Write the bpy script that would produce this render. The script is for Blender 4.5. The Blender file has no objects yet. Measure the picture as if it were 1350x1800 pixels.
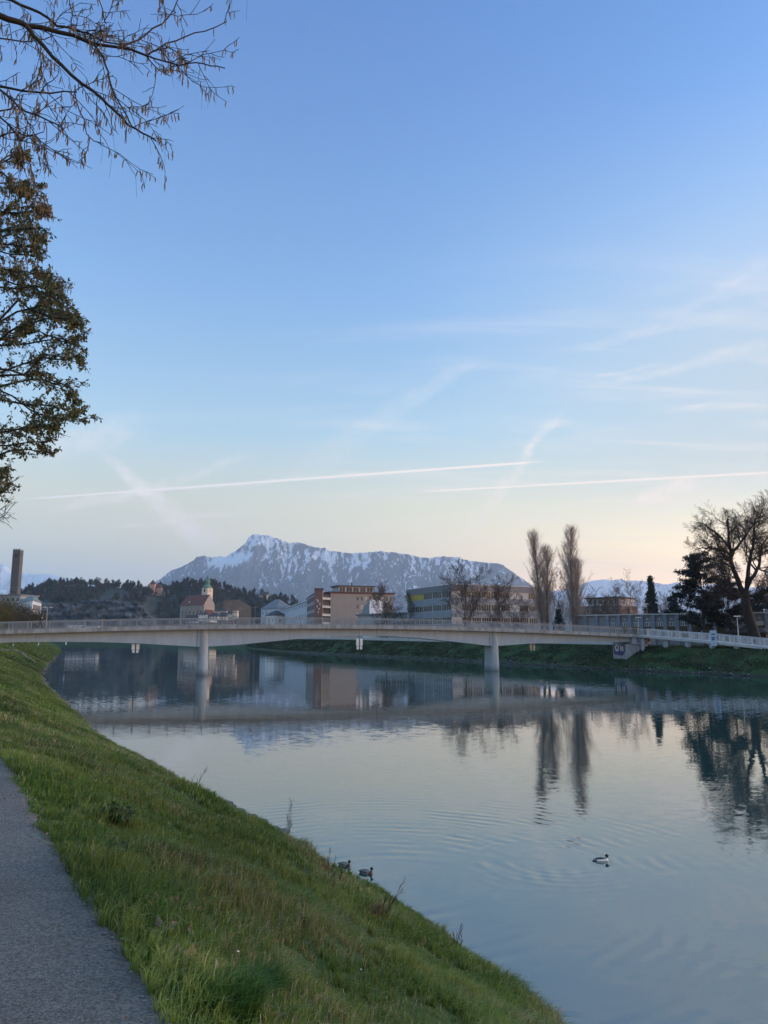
import bpy, bmesh, math, random
import numpy as np
from mathutils import Vector, Matrix
R = math.radians
SC = bpy.context.scene
COL = SC.collection

# ------------------------------------------------------------ camera
CAMZ = 5.0
PITCH = math.atan(224/1350)
cd = bpy.data.cameras.new('camera'); cam = bpy.data.objects.new('camera', cd); COL.objects.link(cam)
cam.location = (0, 0, CAMZ); cam.rotation_euler = (R(90)+PITCH, 0, 0)
cd.sensor_fit = 'VERTICAL'; cd.sensor_height = 36; cd.lens = 27
cd.clip_start = 0.1; cd.clip_end = 60000
SC.camera = cam
SC.render.resolution_x = 768; SC.render.resolution_y = 1024
SC.view_settings.view_transform = 'Standard'; SC.view_settings.look = 'None'
SC.view_settings.gamma = 1; SC.view_settings.exposure = 1.50
SC.cycles.max_bounces = 5; SC.cycles.diffuse_bounces = 2; SC.cycles.glossy_bounces = 3
SC.cycles.transparent_max_bounces = 8; SC.cycles.volume_bounces = 1
SC.cycles.use_denoising = True
SC.cycles.caustics_reflective = False; SC.cycles.caustics_refractive = False

def ray(px, py):                       # direction through a point of the 1350 x 1800 photograph
    u = (px-675)/1350; v = (900-py)/1350
    return Vector((u, math.cos(PITCH)-v*math.sin(PITCH), math.sin(PITCH)+v*math.cos(PITCH)))
def at(px, py, Y):
    d = ray(px, py); return Vector((0, 0, CAMZ))+d*(Y/d.y)
def onz(px, py, z=0.0):
    d = ray(px, py); return Vector((0, 0, CAMZ))+d*((z-CAMZ)/d.z)

# ------------------------------------------------------------ sky and sun
HAZE = 6.5e-5
SUN_EL, SUN_AZ = 7.0, 82.0
LAMP_EL = 9.0
world = bpy.data.worlds.new('World'); SC.world = world; world.use_nodes = True
wn = world.node_tree; wl = wn.links
def WN(t, **k):
    n = wn.nodes.new(t)
    for a, b in k.items(): setattr(n, a, b)
    return n
def wmath(op, a, b=None, clamp=False):
    n = WN('ShaderNodeMath', operation=op, use_clamp=clamp)
    for i, v in enumerate((a, b)):
        if v is None: continue
        if isinstance(v, (int, float)): n.inputs[i].default_value = v
        else: wl.new(v, n.inputs[i])
    return n.outputs[0]
def wvec(op, a, b=None, out=0):
    n = WN('ShaderNodeVectorMath', operation=op)
    for i, v in enumerate((a, b)):
        if v is None: continue
        if isinstance(v, (tuple, list, Vector)): n.inputs[i].default_value = v
        else: wl.new(v, n.inputs[i])
    return n.outputs[out]
def wrange(v, a, b, c=0., d=1., smooth=True):
    n = WN('ShaderNodeMapRange'); n.interpolation_type = 'SMOOTHSTEP' if smooth else 'LINEAR'
    wl.new(v, n.inputs[0])
    for i, x in enumerate((a, b, c, d)): n.inputs[i+1].default_value = x
    return n.outputs[0]
sky = WN('ShaderNodeTexSky', sky_type='NISHITA', sun_disc=False)
sky.sun_elevation = R(SUN_EL); sky.sun_rotation = R(SUN_AZ)
sky.altitude = 400; sky.air_density = 1.0; sky.dust_density = 0.6; sky.ozone_density = 1.5
tc = WN('ShaderNodeTexCoord'); DIR = wvec('NORMALIZE', tc.outputs['Generated'])
sep = WN('ShaderNodeSeparateXYZ'); wl.new(DIR, sep.inputs[0])
SX, SY, SZ = sep.outputs
# colour balance of the sky by elevation (in view, twilight air is bluer above and milkier at the horizon)
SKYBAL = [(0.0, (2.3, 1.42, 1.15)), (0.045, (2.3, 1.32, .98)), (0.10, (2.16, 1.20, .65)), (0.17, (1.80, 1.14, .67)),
          (0.26, (1.07, 1.02, .95)), (0.43, (0.765, 0.945, 1.16)), (0.73, (0.50, .78, 1.22)), (0.90, (2.9, 2.7, 2.45))]  # last stop: unseen zenith, brightened to add light on the ground
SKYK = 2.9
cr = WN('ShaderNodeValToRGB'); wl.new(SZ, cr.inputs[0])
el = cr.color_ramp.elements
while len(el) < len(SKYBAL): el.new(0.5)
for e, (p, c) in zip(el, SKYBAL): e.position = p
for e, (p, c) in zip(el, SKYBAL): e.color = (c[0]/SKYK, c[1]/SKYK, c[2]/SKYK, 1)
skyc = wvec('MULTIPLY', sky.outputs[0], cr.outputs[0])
# the anti-solar side stays greyer and less yellow near the horizon
azf = wrange(SX, -0.5, 0.5, 1, 0); lowf = wrange(SZ, 0.0, 0.30, 1, 0)
mixf = wmath('MULTIPLY', azf, lowf)
tint = WN('ShaderNodeMix', data_type='VECTOR'); wl.new(mixf, tint.inputs[0])
tint.inputs[4].default_value = (1, 1, 1); tint.inputs[5].default_value = (.18, .36, .70)
skyc = wvec('MULTIPLY', skyc, tint.outputs[1])
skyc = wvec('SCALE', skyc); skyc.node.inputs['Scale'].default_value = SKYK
# thin high haze whitens the sky towards the sunset
whf = wmath('MULTIPLY', wrange(SX, -.02, .50), wmath('MULTIPLY', wrange(SZ, .10, .22), wrange(SZ, .30, .62, 1, 0)))
whm = WN('ShaderNodeMix', data_type='RGBA'); wl.new(wmath('MULTIPLY', whf, .72), whm.inputs[0]); wl.new(skyc, whm.inputs[6]); whm.inputs[7].default_value = (1.58, 1.76, 1.82, 1)
skyc = whm.outputs[2]
# cirrus and contrails
nz = WN('ShaderNodeTexNoise'); nz.inputs['Scale'].default_value = 22; nz.inputs['Detail'].default_value = 6; nz.inputs['Roughness'].default_value = .65
wl.new(DIR, nz.inputs['Vector'])
nzc = wvec('SUBTRACT', nz.outputs['Color'], (.5, .5, .5))
WOB = wvec('ADD', DIR, wvec('SCALE', nzc))
WOB.node.inputs[1].links[0].from_node.inputs['Scale'].default_value = .026
nf = WN('ShaderNodeTexNoise'); nf.inputs['Scale'].default_value = 70; nf.inputs['Detail'].default_value = 5; nf.inputs['Roughness'].default_value = .7
wl.new(DIR, nf.inputs['Vector'])
NF = wrange(nf.outputs[0], .3, .72, .25, 1.15)
def trail(p1, p2, w1, w2, k, fade=.15, soft=True):
    d1 = ray(*p1).normalized(); d2 = ray(*p2).normalized()
    n = d1.cross(d2).normalized(); u = n.cross(d1).normalized(); L = d2.dot(u)
    src = WOB if soft else DIR
    a = wmath('ABSOLUTE', wvec('DOT_PRODUCT', src, tuple(n), 1))
    t = wmath('DIVIDE', wvec('DOT_PRODUCT', DIR, tuple(u), 1), L)
    fwd = wvec('DOT_PRODUCT', DIR, tuple(d1), 1)
    w = wrange(t, 0, 1, w1/1350, w2/1350, False)
    q = wmath('DIVIDE', a, w)
    core = wrange(q, 0.15, 1.0, 1, 0)
    m = wmath('MULTIPLY', core, wrange(t, 0, fade, 0, 1))
    m = wmath('MULTIPLY', m, wrange(t, 1-fade, 1, 1, 0))
    m = wmath('MULTIPLY', m, wrange(fwd, .2, .5, 0, 1))
    if soft: m = wmath('MULTIPLY', m, NF)
    return wmath('MULTIPLY', m, k)
trails = [
 ((10, 880), (985, 809), 2.4, 3.2, .95, .10, False),
 ((10, 880), (985, 809), 7, 7, .22, .35, True),
 ((725, 865), (1420, 827), 2.0, 3.0, 1.1, .10, False),
 ((160, 778), (395, 985), 9, 34, .62, .3, True),
 ((60, 900), (330, 845), 10, 12, .5, .3, True),
 ((270, 862), (470, 785), 12, 7, .26, .4, True),
 ((150, 935), (460, 892), 5, 7, .5, .3, True),
 ((-20, 935), (160, 950), 6, 9, .25, .3, True),
 ((1008, 690), (800, 975), 5, 26, .42, .38, True),
 ((885, 600), (480, 860), 14, 40, .15, .3, True),
 ((1010, 672), (1190, 634), 4, 6, .22, .3, True),
 ((545, 880), (690, 862), 4, 4, .28, .4, True),
 ((700, 910), (1180, 870), 5, 8, .22, .4, True),
 ((1090, 895), (1240, 840), 14, 24, .95, .3, True),
 ((1010, 690), (1420, 590), 6, 20, .22, .3, True),
 ((1080, 600), (1400, 455), 8, 34, .08, .3, True),
 ((1180, 560), (1400, 420), 5, 20, .08, .3, True),
 ((1130, 905), (1300, 850), 10, 16, .35, .3, True),
 ((900, 640), (1420, 520), 8, 20, .15, .4, True),
 ((40, 800), (270, 740), 30, 40, .42, .4, True),
 ((1150, 727), (1290, 703), 3, 4, .22, .4, True),
]
TOT = None
for tr in trails:
    m = trail(*tr); TOT = m if TOT is None else wmath('ADD', TOT, m)
# cirrus veil, streaked along one direction of the cloud layer
pl = WN('ShaderNodeCombineXYZ'); zz = wmath('ADD', wmath('MAXIMUM', SZ, 0.0), .12)
wl.new(wmath('DIVIDE', SX, zz), pl.inputs[0]); wl.new(wmath('DIVIDE', SY, zz), pl.inputs[1])
mp = WN('ShaderNodeMapping'); mp.inputs['Rotation'].default_value = (0, 0, R(-38)); mp.inputs['Scale'].default_value = (.55, 2.6, 1)
wl.new(pl.outputs[0], mp.inputs[0])
nc = WN('ShaderNodeTexNoise'); nc.inputs['Scale'].default_value = 1.9; nc.inputs['Detail'].default_value = 9; nc.inputs['Roughness'].default_value = .62
nc.inputs['Distortion'].default_value = .5
wl.new(mp.outputs[0], nc.inputs['Vector'])
veil = wrange(nc.outputs[0], .46, .78, 0, 1)
veil = wmath('MULTIPLY', veil, wrange(SZ, .02, .16, .35, 1)); veil = wmath('MULTIPLY', veil, wrange(SZ, .28, .5, 1, 0))
veil = wmath('MULTIPLY', veil, wrange(SX, -.25, .4, .08, .50))
TOT = wmath('ADD', TOT, veil)
TOT = wmath('MINIMUM', TOT, .85)
warm = WN('ShaderNodeMix', data_type='RGBA'); wl.new(wrange(SX, -.35, .35), warm.inputs[0])
CLOUDL, CLOUDR = (.80, .74, .74, 1), (1.0, .84, .72, 1)
warm.inputs[6].default_value = CLOUDL; warm.inputs[7].default_value = CLOUDR
CLK = 3.4
cl = wvec('SCALE', warm.outputs[2]); cl.node.inputs['Scale'].default_value = CLK
mx = WN('ShaderNodeMix', data_type='RGBA'); wl.new(TOT, mx.inputs[0]); wl.new(skyc, mx.inputs[6]); wl.new(cl, mx.inputs[7])
bg = wn.nodes['Background']; wl.new(mx.outputs[2], bg.inputs[0]); bg.inputs[1].default_value = .15
world.cycles.sampling_method = 'MANUAL'; world.cycles.sample_map_resolution = 512

sd = bpy.data.lights.new('sun', 'SUN'); sd.energy = 0.9; sd.angle = R(12); sd.color = (1, .965, .95)
sun = bpy.data.objects.new('sun', sd); COL.objects.link(sun)
sun.rotation_euler = Vector((math.sin(R(SUN_AZ))*math.cos(R(LAMP_EL)), math.cos(R(SUN_AZ))*math.cos(R(LAMP_EL)), math.sin(R(LAMP_EL)))).to_track_quat('Z', 'Y').to_euler()

# ------------------------------------------------------------ helpers
def tag(o, label=None, cat=None, group=None, kind=None):
    if label: o['label'] = label
    if cat: o['category'] = cat
    if group: o['group'] = group
    if kind: o['kind'] = kind
    return o
def thing(name, label, cat, loc=(0, 0, 0), rz=0., group=None):
    o = bpy.data.objects.new(name, None); COL.objects.link(o); o.empty_display_size = .2
    o.location = loc; o.rotation_euler = (0, 0, rz)
    return tag(o, label, cat, group)
def link(name, me, parent=None, loc=(0, 0, 0), rot=(0, 0, 0)):
    o = bpy.data.objects.new(name, me); COL.objects.link(o); o.location = loc; o.rotation_euler = rot
    if parent: o.parent = parent
    return o
def copy_tree(o, parent=None, loc=None, rz=None, scale=None):
    c = o.copy(); COL.objects.link(c); c.parent = parent
    if loc is not None: c.location = loc
    if rz is not None: c.rotation_euler = (0, 0, rz)
    if scale is not None: c.scale = scale
    for ch in o.children: copy_tree(ch, c)
    return c
class MB:
    def __init__(s): s.v = []; s.f = []
    def add(s, vs, fs):
        n = len(s.v); s.v += [tuple(p) for p in vs]; s.f += [tuple(n+i for i in f) for f in fs]; return s
    def box(s, x0, x1, y0, y1, z0, z1):
        return s.add([(x0,y0,z0),(x1,y0,z0),(x1,y1,z0),(x0,y1,z0),(x0,y0,z1),(x1,y0,z1),(x1,y1,z1),(x0,y1,z1)],
                     [(3,2,1,0),(4,5,6,7),(0,1,5,4),(1,2,6,5),(2,3,7,6),(3,0,4,7)])
    def prism(s, pts, z0, z1):          # pts counter-clockwise
        n = len(pts); z1s = z1 if hasattr(z1, '__len__') else [z1]*n
        vs = [(p[0], p[1], z0) for p in pts]+[(p[0], p[1], z1s[i]) for i, p in enumerate(pts)]
        return s.add(vs, [tuple(range(n))[::-1], tuple(range(n, 2*n))]+[(i, (i+1) % n, n+(i+1) % n, n+i) for i in range(n)])
    def bar(s, a, b, w, h=None):        # square bar from a to b
        a = Vector(a); b = Vector(b); h = h or w; d = (b-a).normalized()
        up = Vector((0, 0, 1)) if abs(d.z) < .95 else Vector((1, 0, 0))
        x = d.cross(up).normalized()*w/2; y = x.cross(d).normalized()*h/2
        vs = [a-x-y, a+x-y, a+x+y, a-x+y, b-x-y, b+x-y, b+x+y, b-x+y]
        return s.add(vs, [(3,2,1,0),(4,5,6,7),(0,1,5,4),(1,2,6,5),(2,3,7,6),(3,0,4,7)])
    def tube(s, pts, rad, n=8, cap=True):
        pts = [Vector(p) for p in pts]; rs = rad if hasattr(rad, '__len__') else [rad]*len(pts)
        base = len(s.v); vs = []; fs = []; x = None
        for i, p in enumerate(pts):
            d = (pts[min(i+1, len(pts)-1)]-pts[max(i-1, 0)]).normalized()
            if x is None:
                x = d.cross(Vector((0, 0, 1)) if abs(d.z) < .9 else Vector((1, 0, 0))).normalized()
            x = (x-d*x.dot(d)).normalized(); y = d.cross(x)
            for k in range(n):
                a = 2*math.pi*k/n; vs.append(p+(x*math.cos(a)+y*math.sin(a))*rs[i])
        for i in range(len(pts)-1):
            for k in range(n):
                fs.append((i*n+k, i*n+(k+1) % n, (i+1)*n+(k+1) % n, (i+1)*n+k))
        if cap: fs.append(tuple(range(n))[::-1]); fs.append(tuple(range((len(pts)-1)*n, len(pts)*n)))
        return s.add(vs, fs)
    def lathe(s, prof, c=(0, 0, 0), n=16, sx=1., sy=1.):   # prof: (r, z)
        vs = []; fs = []
        for r, z in prof:
            for k in range(n):
                a = 2*math.pi*k/n; vs.append((c[0]+r*math.cos(a)*sx, c[1]+r*math.sin(a)*sy, c[2]+z))
        for i in range(len(prof)-1):
            for k in range(n): fs.append((i*n+k, i*n+(k+1) % n, (i+1)*n+(k+1) % n, (i+1)*n+k))
        fs.append(tuple(range(n))[::-1]); fs.append(tuple(range((len(prof)-1)*n, len(prof)*n)))
        return s.add(vs, fs)
    def loft(s, secs, n=12):            # secs: (x, z, ry, rz) ellipses along x
        vs = []; fs = []
        for x, z, ry, rz in secs:
            for k in range(n):
                a = 2*math.pi*k/n; vs.append((x, ry*math.cos(a), z+rz*math.sin(a)))
        for i in range(len(secs)-1):
            for k in range(n): fs.append((i*n+k, i*n+(k+1) % n, (i+1)*n+(k+1) % n, (i+1)*n+k))
        fs.append(tuple(range(n))[::-1]); fs.append(tuple(range((len(secs)-1)*n, len(secs)*n)))
        return s.add(vs, fs)
    def mesh(s, name, mat, smooth=False):
        me = bpy.data.meshes.new(name); me.from_pydata(s.v, [], s.f); me.update()
        if mat: me.materials.append(mat)
        if smooth: me.polygons.foreach_set('use_smooth', [True]*len(me.polygons))
        return me
    def build(s, name, mat, parent=None, smooth=False, loc=(0, 0, 0), rot=(0, 0, 0)):
        return link(name, s.mesh(name, mat, smooth), parent, loc, rot)
def npmesh(name, V, F, mat, smooth=False, colors=None):
    """V (n,3), F (m,k) all faces with the same k; colors per vertex (n,3)"""
    V = np.asarray(V, np.float32); F = np.asarray(F, np.int32); k = F.shape[1]
    me = bpy.data.meshes.new(name); me.vertices.add(len(V)); me.vertices.foreach_set('co', V.ravel())
    me.loops.add(F.size); me.loops.foreach_set('vertex_index', F.ravel())
    me.polygons.add(len(F)); me.polygons.foreach_set('loop_start', np.arange(0, F.size, k, dtype=np.int32))
    me.polygons.foreach_set('loop_total', np.full(len(F), k, np.int32))
    if smooth: me.polygons.foreach_set('use_smooth', np.ones(len(F), bool))
    me.update(calc_edges=True); me.validate()
    if colors is not None:
        ca = me.color_attributes.new('col', 'FLOAT_COLOR', 'POINT')
        c4 = np.ones((len(V), 4), np.float32); c4[:, :3] = colors; ca.data.foreach_set('color', c4.ravel())
    if mat: me.materials.append(mat)
    return me
def gridmesh(name, P, mat, smooth=True, colors=None):     # P (nu, nv, 3)
    nu, nv = P.shape[:2]; idx = np.arange(nu*nv).reshape(nu, nv)
    F = np.stack([idx[:-1, :-1], idx[1:, :-1], idx[1:, 1:], idx[:-1, 1:]], -1).reshape(-1, 4)
    return npmesh(name, P.reshape(-1, 3), F, mat, smooth, None if colors is None else colors.reshape(-1, 3))
def h2(ix, iy, seed):
    n = (ix.astype(np.int64)*374761393+iy.astype(np.int64)*668265263+seed*2147483647) & 0xffffffff
    n = ((n ^ (n >> 13))*1274126177) & 0xffffffff
    n = ((n ^ (n >> 16))*2246822519) & 0xffffffff
    return (n & 0xffffff)/16777215.
def vnoise(x, y, seed=0):
    x = np.asarray(x, float); y = np.asarray(y, float); ix = np.floor(x); iy = np.floor(y); fx = x-ix; fy = y-iy
    fx = fx*fx*(3-2*fx); fy = fy*fy*(3-2*fy)
    a = h2(ix, iy, seed); b = h2(ix+1, iy, seed); c = h2(ix, iy+1, seed); d = h2(ix+1, iy+1, seed)
    return (a*(1-fx)+b*fx)*(1-fy)+(c*(1-fx)+d*fx)*fy
def fbm(x, y, o=5, seed=0, g=.5, ridged=False):
    s = 0.; a = 1.; t = 0.; x = np.asarray(x, float); y = np.asarray(y, float)
    for i in range(o):
        n = vnoise(x, y, seed+i*17)
        if ridged: n = 1-abs(2*n-1)
        s = s+a*n; t += a; a *= g; x = x*2.03+11.3; y = y*2.03+7.1
    return s/t

# ------------------------------------------------------------ materials
MATS = {}
def mat(name, col, rough=.8, var=.18, scale=1.5, col2=None, metal=0., bump=0., bscale=8., spec=.5, attr=False, stretch=None, local=False, detail=6, trans=0.):
    if name in MATS: return MATS[name]
    m = bpy.data.materials.new(name); m.use_nodes = True; nt = m.node_tree; b = nt.nodes['Principled BSDF']
    b.inputs['Roughness'].default_value = rough; b.inputs['Metallic'].default_value = metal
    b.inputs['Specular IOR Level'].default_value = spec
    N = nt.nodes.new; L = nt.links.new
    if local: g = N('ShaderNodeTexCoord'); src = g.outputs['Object']
    else: g = N('ShaderNodeNewGeometry'); src = g.outputs['Position']
    if stretch:
        mp = N('ShaderNodeMapping'); mp.inputs['Scale'].default_value = stretch; L(src, mp.inputs[0]); src = mp.outputs[0]
    n = N('ShaderNodeTexNoise'); n.inputs['Scale'].default_value = scale; n.inputs['Detail'].default_value = detail; n.inputs['Roughness'].default_value = .6
    L(src, n.inputs['Vector'])
    r = N('ShaderNodeMapRange'); r.inputs[1].default_value = .3; r.inputs[2].default_value = .7; L(n.outputs[0], r.inputs[0])
    mx = N('ShaderNodeMix'); mx.data_type = 'RGBA'; L(r.outputs[0], mx.inputs[0])
    if col2 is None:
        c1 = tuple(c*(1-var) for c in col); c2 = tuple(min(1, c*(1+var)) for c in col)
    else: c1, c2 = col, col2
    mx.inputs[6].default_value = (*c1, 1); mx.inputs[7].default_value = (*c2, 1)
    out = mx.outputs[2]
    if attr:
        at_ = N('ShaderNodeAttribute'); at_.attribute_name = 'col'
        mm = N('ShaderNodeMix'); mm.data_type = 'RGBA'; mm.blend_type = 'MULTIPLY'; mm.inputs[0].default_value = 1
        L(out, mm.inputs[6]); L(at_.outputs['Color'], mm.inputs[7]); out = mm.outputs[2]
    L(out, b.inputs['Base Color'])
    if bump:
        n2 = N('ShaderNodeTexNoise'); n2.inputs['Scale'].default_value = bscale; n2.inputs['Detail'].default_value = 5; L(src, n2.inputs['Vector'])
        bp = N('ShaderNodeBump'); bp.inputs['Strength'].default_value = bump; bp.inputs['Distance'].default_value = .05
        L(n2.outputs[0], bp.inputs['Height']); L(bp.outputs[0], b.inputs['Normal'])
    if trans:
        tr = N('ShaderNodeBsdfTranslucent'); L(out, tr.inputs[0])
        ms = N('ShaderNodeMixShader'); ms.inputs[0].default_value = trans
        L(b.outputs[0], ms.inputs[1]); L(tr.outputs[0], ms.inputs[2]); L(ms.outputs[0], nt.nodes['Material Output'].inputs[0])
    MATS[name] = m; return m
CONC = mat('concrete', (.30, .365, .43), .85, scale=1.6, col2=(.395, .46, .53), bump=.2, bscale=3, stretch=(1, 1, .18), detail=9)
CONCW = mat('weathered_concrete', (.17, .18, .185), .9, scale=1.1, col2=(.38, .41, .43), stretch=(1, 1, .25))
CONCP = mat('pale_concrete', (.42, .42, .41), .85, scale=.5, var=.12)
STEEL = mat('galvanised_steel', (.24, .26, .27), .6, metal=.1, var=.12)
WSTEEL = mat('white_painted_steel', (.50, .53, .56), .5, var=.08)
GLASS = mat('dark_glass', (.03, .035, .042), .25, var=.3, scale=.2, spec=.4)
BLIND = mat('window_blind', (.42, .44, .45), .6, var=.1)
WHITE = mat('white_paint', (.72, .73, .74), .7, var=.06, scale=.3)
DARKM = mat('dark_metal', (.04, .04, .045), .5)
BARK = mat('bark', (.05, .042, .036), .9, var=.35, scale=4)
BARKL = mat('poplar_bark', (.16, .125, .105), .9, var=.3, scale=2)
TWIG = mat('twig_bark', (.075, .058, .048), .9, var=.3, scale=2)
# ------------------------------------------------------------ river and banks
A2 = np.array((-.45, .893)); N2 = np.array((.893, .45))     # along the river, across it to the far side
def qw(p): return (p[0]*A2[0]+p[1]*A2[1], p[0]*N2[0]+p[1]*N2[1])
def unqw(q, w): return (A2[0]*q+N2[0]*w, A2[1]*q+N2[1]*w)
near_px = [(1150,1960),(990,1800),(900,1719),(868,1702),(844,1673),(807,1656),(793,1639),(770,1621),(712,1612),(652,1604),(609,1580),(564,1549),(548,1495),
           (500,1467),(455,1448),(400,1416),(357,1393),(320,1377),(300,1357),(257,1333),(210,1310),(163,1283),(140,1257),(110,1233),(82,1207),(72,1187),(83,1170),(97,1153),(108,1147)]
npts = [qw(onz(x, y, .34 if y > 1250 else .2)) for x, y in near_px]
npts = [(-60., npts[0][1]+1.), (-20., npts[0][1]+.4)]+npts+[qw((-235, 565)), qw((-400, 720)), qw((-700, 820)), qw((-1500, 950))]
npts.sort(); NQ = np.array([p[0] for p in npts]); NW = np.array([p[1] for p in npts])
path_px = [(360,1900),(304,1800),(259,1726),(222,1674),(185,1619),(148,1567),(111,1511),(76,1456),(48,1400),(0,1318)]
ppts = sorted(qw(onz(x, y, 3.4)) for x, y in path_px)
PQ = np.array([p[0] for p in ppts]); PW = np.array([p[1] for p in ppts])
def w_near(q): return np.interp(q, NQ, NW)
def w_nsm(q): return (w_near(q-3)+w_near(q)*2+w_near(q+3))/4
def w_top(q):
    q = np.asarray(q, float)
    inner = np.interp(q, PQ, PW); outer = w_nsm(q)-8.2
    wide = np.interp(q, [-60, 200, 600, 3000], [8.2, 9, 12, 12]); outer = w_nsm(q)-wide
    k = np.clip((q-PQ[-1])/14., 0, 1); k = k*k*(3-2*k)
    r = inner*(1-k)+outer*k
    low = q < PQ[0]
    return np.where(low, PW[0]+(q-PQ[0])*.02, r)
def z_top(q): return np.interp(q, [-60, 20, 110, 180, 400, 900], [3.4, 3.4, 4.0, 4.3, 4.7, 5.0])
def bank_z(q, t):
    zt = z_top(q); base = zt*(1-t)+.2*t
    lump = (fbm(q*.35, t*3.1, 3, 5)-.5)*.45+(fbm(q*1.6, t*11, 3, 9)-.5)*.16
    env = np.clip(t*6, 0, 1)*np.clip((1-t)*6, 0.25, 1)
    return base+.30*np.sin(np.pi*np.clip(t, 0, 1))+lump*env
def bank_xy(q, t):
    w = w_top(q)*(1-t)+w_near(q)*t
    return A2[0]*q+N2[0]*w, A2[1]*q+N2[1]*w
qs = np.concatenate([np.linspace(-60, -2, 30), np.arange(-1.6, 30, .3), np.arange(30, 130, .9), np.arange(130, 420, 6), np.arange(430, 1550, 30)])
ts = np.concatenate([[-.06], np.linspace(0, 1, 34)])
Q, T = np.meshgrid(qs, ts, indexing='ij')
X, Y = bank_xy(Q, T); Z = bank_z(Q, np.clip(T, 0, 1)); Z[:, 0] = z_top(qs)-.06; Z[:, 1] = z_top(qs)-.01
# beyond the lip: down under the water
def outw(dw, z):
    w = w_near(qs)+dw; return np.stack([A2[0]*qs+N2[0]*w, A2[1]*qs+N2[1]*w, z+0*qs], -1)[:, None]
P = np.concatenate([np.stack([X, Y, Z], -1), outw(.22+.12*fbm(qs*2, qs*0, 3, 3), -.02), outw(.6, -.5), outw(4, -1.6)], 1)
def bankmat(name, g1, g2, dry, soil, s1=.9):
    m = bpy.data.materials.new(name); m.use_nodes = True; nt = m.node_tree; b = nt.nodes['Principled BSDF']; b.inputs['Roughness'].default_value = .95
    b.inputs['Specular IOR Level'].default_value = .15
    N = nt.nodes.new; L = nt.links.new; g = N('ShaderNodeNewGeometry')
    def noise(sc, lo, hi, det=6):
        n = N('ShaderNodeTexNoise'); n.inputs['Scale'].default_value = sc; n.inputs['Detail'].default_value = det; n.inputs['Roughness'].default_value = .65
        L(g.outputs['Position'], n.inputs['Vector']); r = N('ShaderNodeMapRange'); r.inputs[1].default_value = lo; r.inputs[2].default_value = hi; L(n.outputs[0], r.inputs[0]); return r.outputs[0]
    def mix(f, a, bb):
        x = N('ShaderNodeMix'); x.data_type = 'RGBA'; L(f, x.inputs[0])
        for i, c in ((6, a), (7, bb)):
            if isinstance(c, tuple): x.inputs[i].default_value = (*c, 1)
            else: L(c, x.inputs[i])
        return x.outputs[2]
    c = mix(noise(s1, .35, .65), g1, g2); c = mix(noise(.33, .52, .7), c, dry); c = mix(noise(2.3, .60, .72), c, soil)
    sx = N('ShaderNodeSeparateXYZ'); L(g.outputs['Position'], sx.inputs[0])
    r = N('ShaderNodeMapRange'); r.inputs[1].default_value = .45; r.inputs[2].default_value = .12; L(sx.outputs[2], r.inputs[0])
    c = mix(r.outputs[0], c, soil); L(c, b.inputs['Base Color'])
    n = N('ShaderNodeTexNoise'); n.inputs['Scale'].default_value = 9; n.inputs['Detail'].default_value = 6; L(g.outputs['Position'], n.inputs['Vector'])
    bp = N('ShaderNodeBump'); bp.inputs['Strength'].default_value = .6; bp.inputs['Distance'].default_value = .08; L(n.outputs[0], bp.inputs['Height']); L(bp.outputs[0], b.inputs['Normal'])
    return m
GRASSB = bankmat('bank_turf', (.040, .070, .018), (.065, .095, .026), (.10, .095, .045), (.055, .045, .032))
GRASSF = bankmat('far_bank_turf', (.022, .050, .018), (.045, .080, .024), (.075, .075, .032), (.040, .036, .028), .35)
tag(link('riverbank', gridmesh('riverbank', P, GRASSB)), kind='structure')
# path: asphalt strip with a slightly ragged edge
pq = np.concatenate([np.arange(-30, 30, .08), np.arange(30, 160, 1.), np.arange(160, 700, 10)])
edge = (fbm(pq*3.1, pq*0+2, 4, 21)-.5)*.16
offs = [(-3.3, 0), (-3.25, .015), (-1.6, .05), (-.12, .03), (-.03, .012), (.02, -.03)]
P = np.stack([np.stack([A2[0]*pq+N2[0]*(w_top(pq)+o+(edge if o > -.2 else 0)), A2[1]*pq+N2[1]*(w_top(pq)+o+(edge if o > -.2 else 0)), z_top(pq)+dz], -1) for o, dz in offs], 1)
ASPH = mat('asphalt', (.135, .125, .112), .88, scale=.9, col2=(.215, .20, .18), bump=.9, bscale=90)
nt = ASPH.node_tree; b = nt.nodes['Principled BSDF']; g = nt.nodes.new('ShaderNodeNewGeometry')
vn = nt.nodes.new('ShaderNodeTexVoronoi'); vn.inputs['Scale'].default_value = 85; nt.links.new(g.outputs['Position'], vn.inputs['Vector'])
old = b.inputs['Base Color'].links[0].from_socket
mm = nt.nodes.new('ShaderNodeMix'); mm.data_type = 'RGBA'; mm.blend_type = 'MULTIPLY'; mm.inputs[0].default_value = .75
gr = nt.nodes.new('ShaderNodeSeparateColor'); nt.links.new(vn.outputs['Color'], gr.inputs[0])
rr = nt.nodes.new('ShaderNodeMapRange'); rr.inputs[3].default_value = .45; rr.inputs[4].default_value = 1.75; nt.links.new(gr.outputs[0], rr.inputs[0])
nt.links.new(old, mm.inputs[6]); nt.links.new(rr.outputs[0], mm.inputs[7]); nt.links.new(mm.outputs[2], b.inputs['Base Color'])
tag(link('path', gridmesh('path', P, ASPH)), kind='structure')
# land on this side
q2 = np.concatenate([np.arange(-60, 700, 10.), [900, 1550]])
P = np.stack([np.stack([A2[0]*q2+N2[0]*(w_top(q2)+o), A2[1]*q2+N2[1]*(w_top(q2)+o), z_top(q2)+dz], -1) for o, dz in [(-3000, 2), (-300, 1), (-60, .2), (-12, .05), (-3.2, -.02), (-.4, -.06)]], 1)
tag(link('meadow', gridmesh('meadow', P, GRASSB)), kind='structure')

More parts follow.
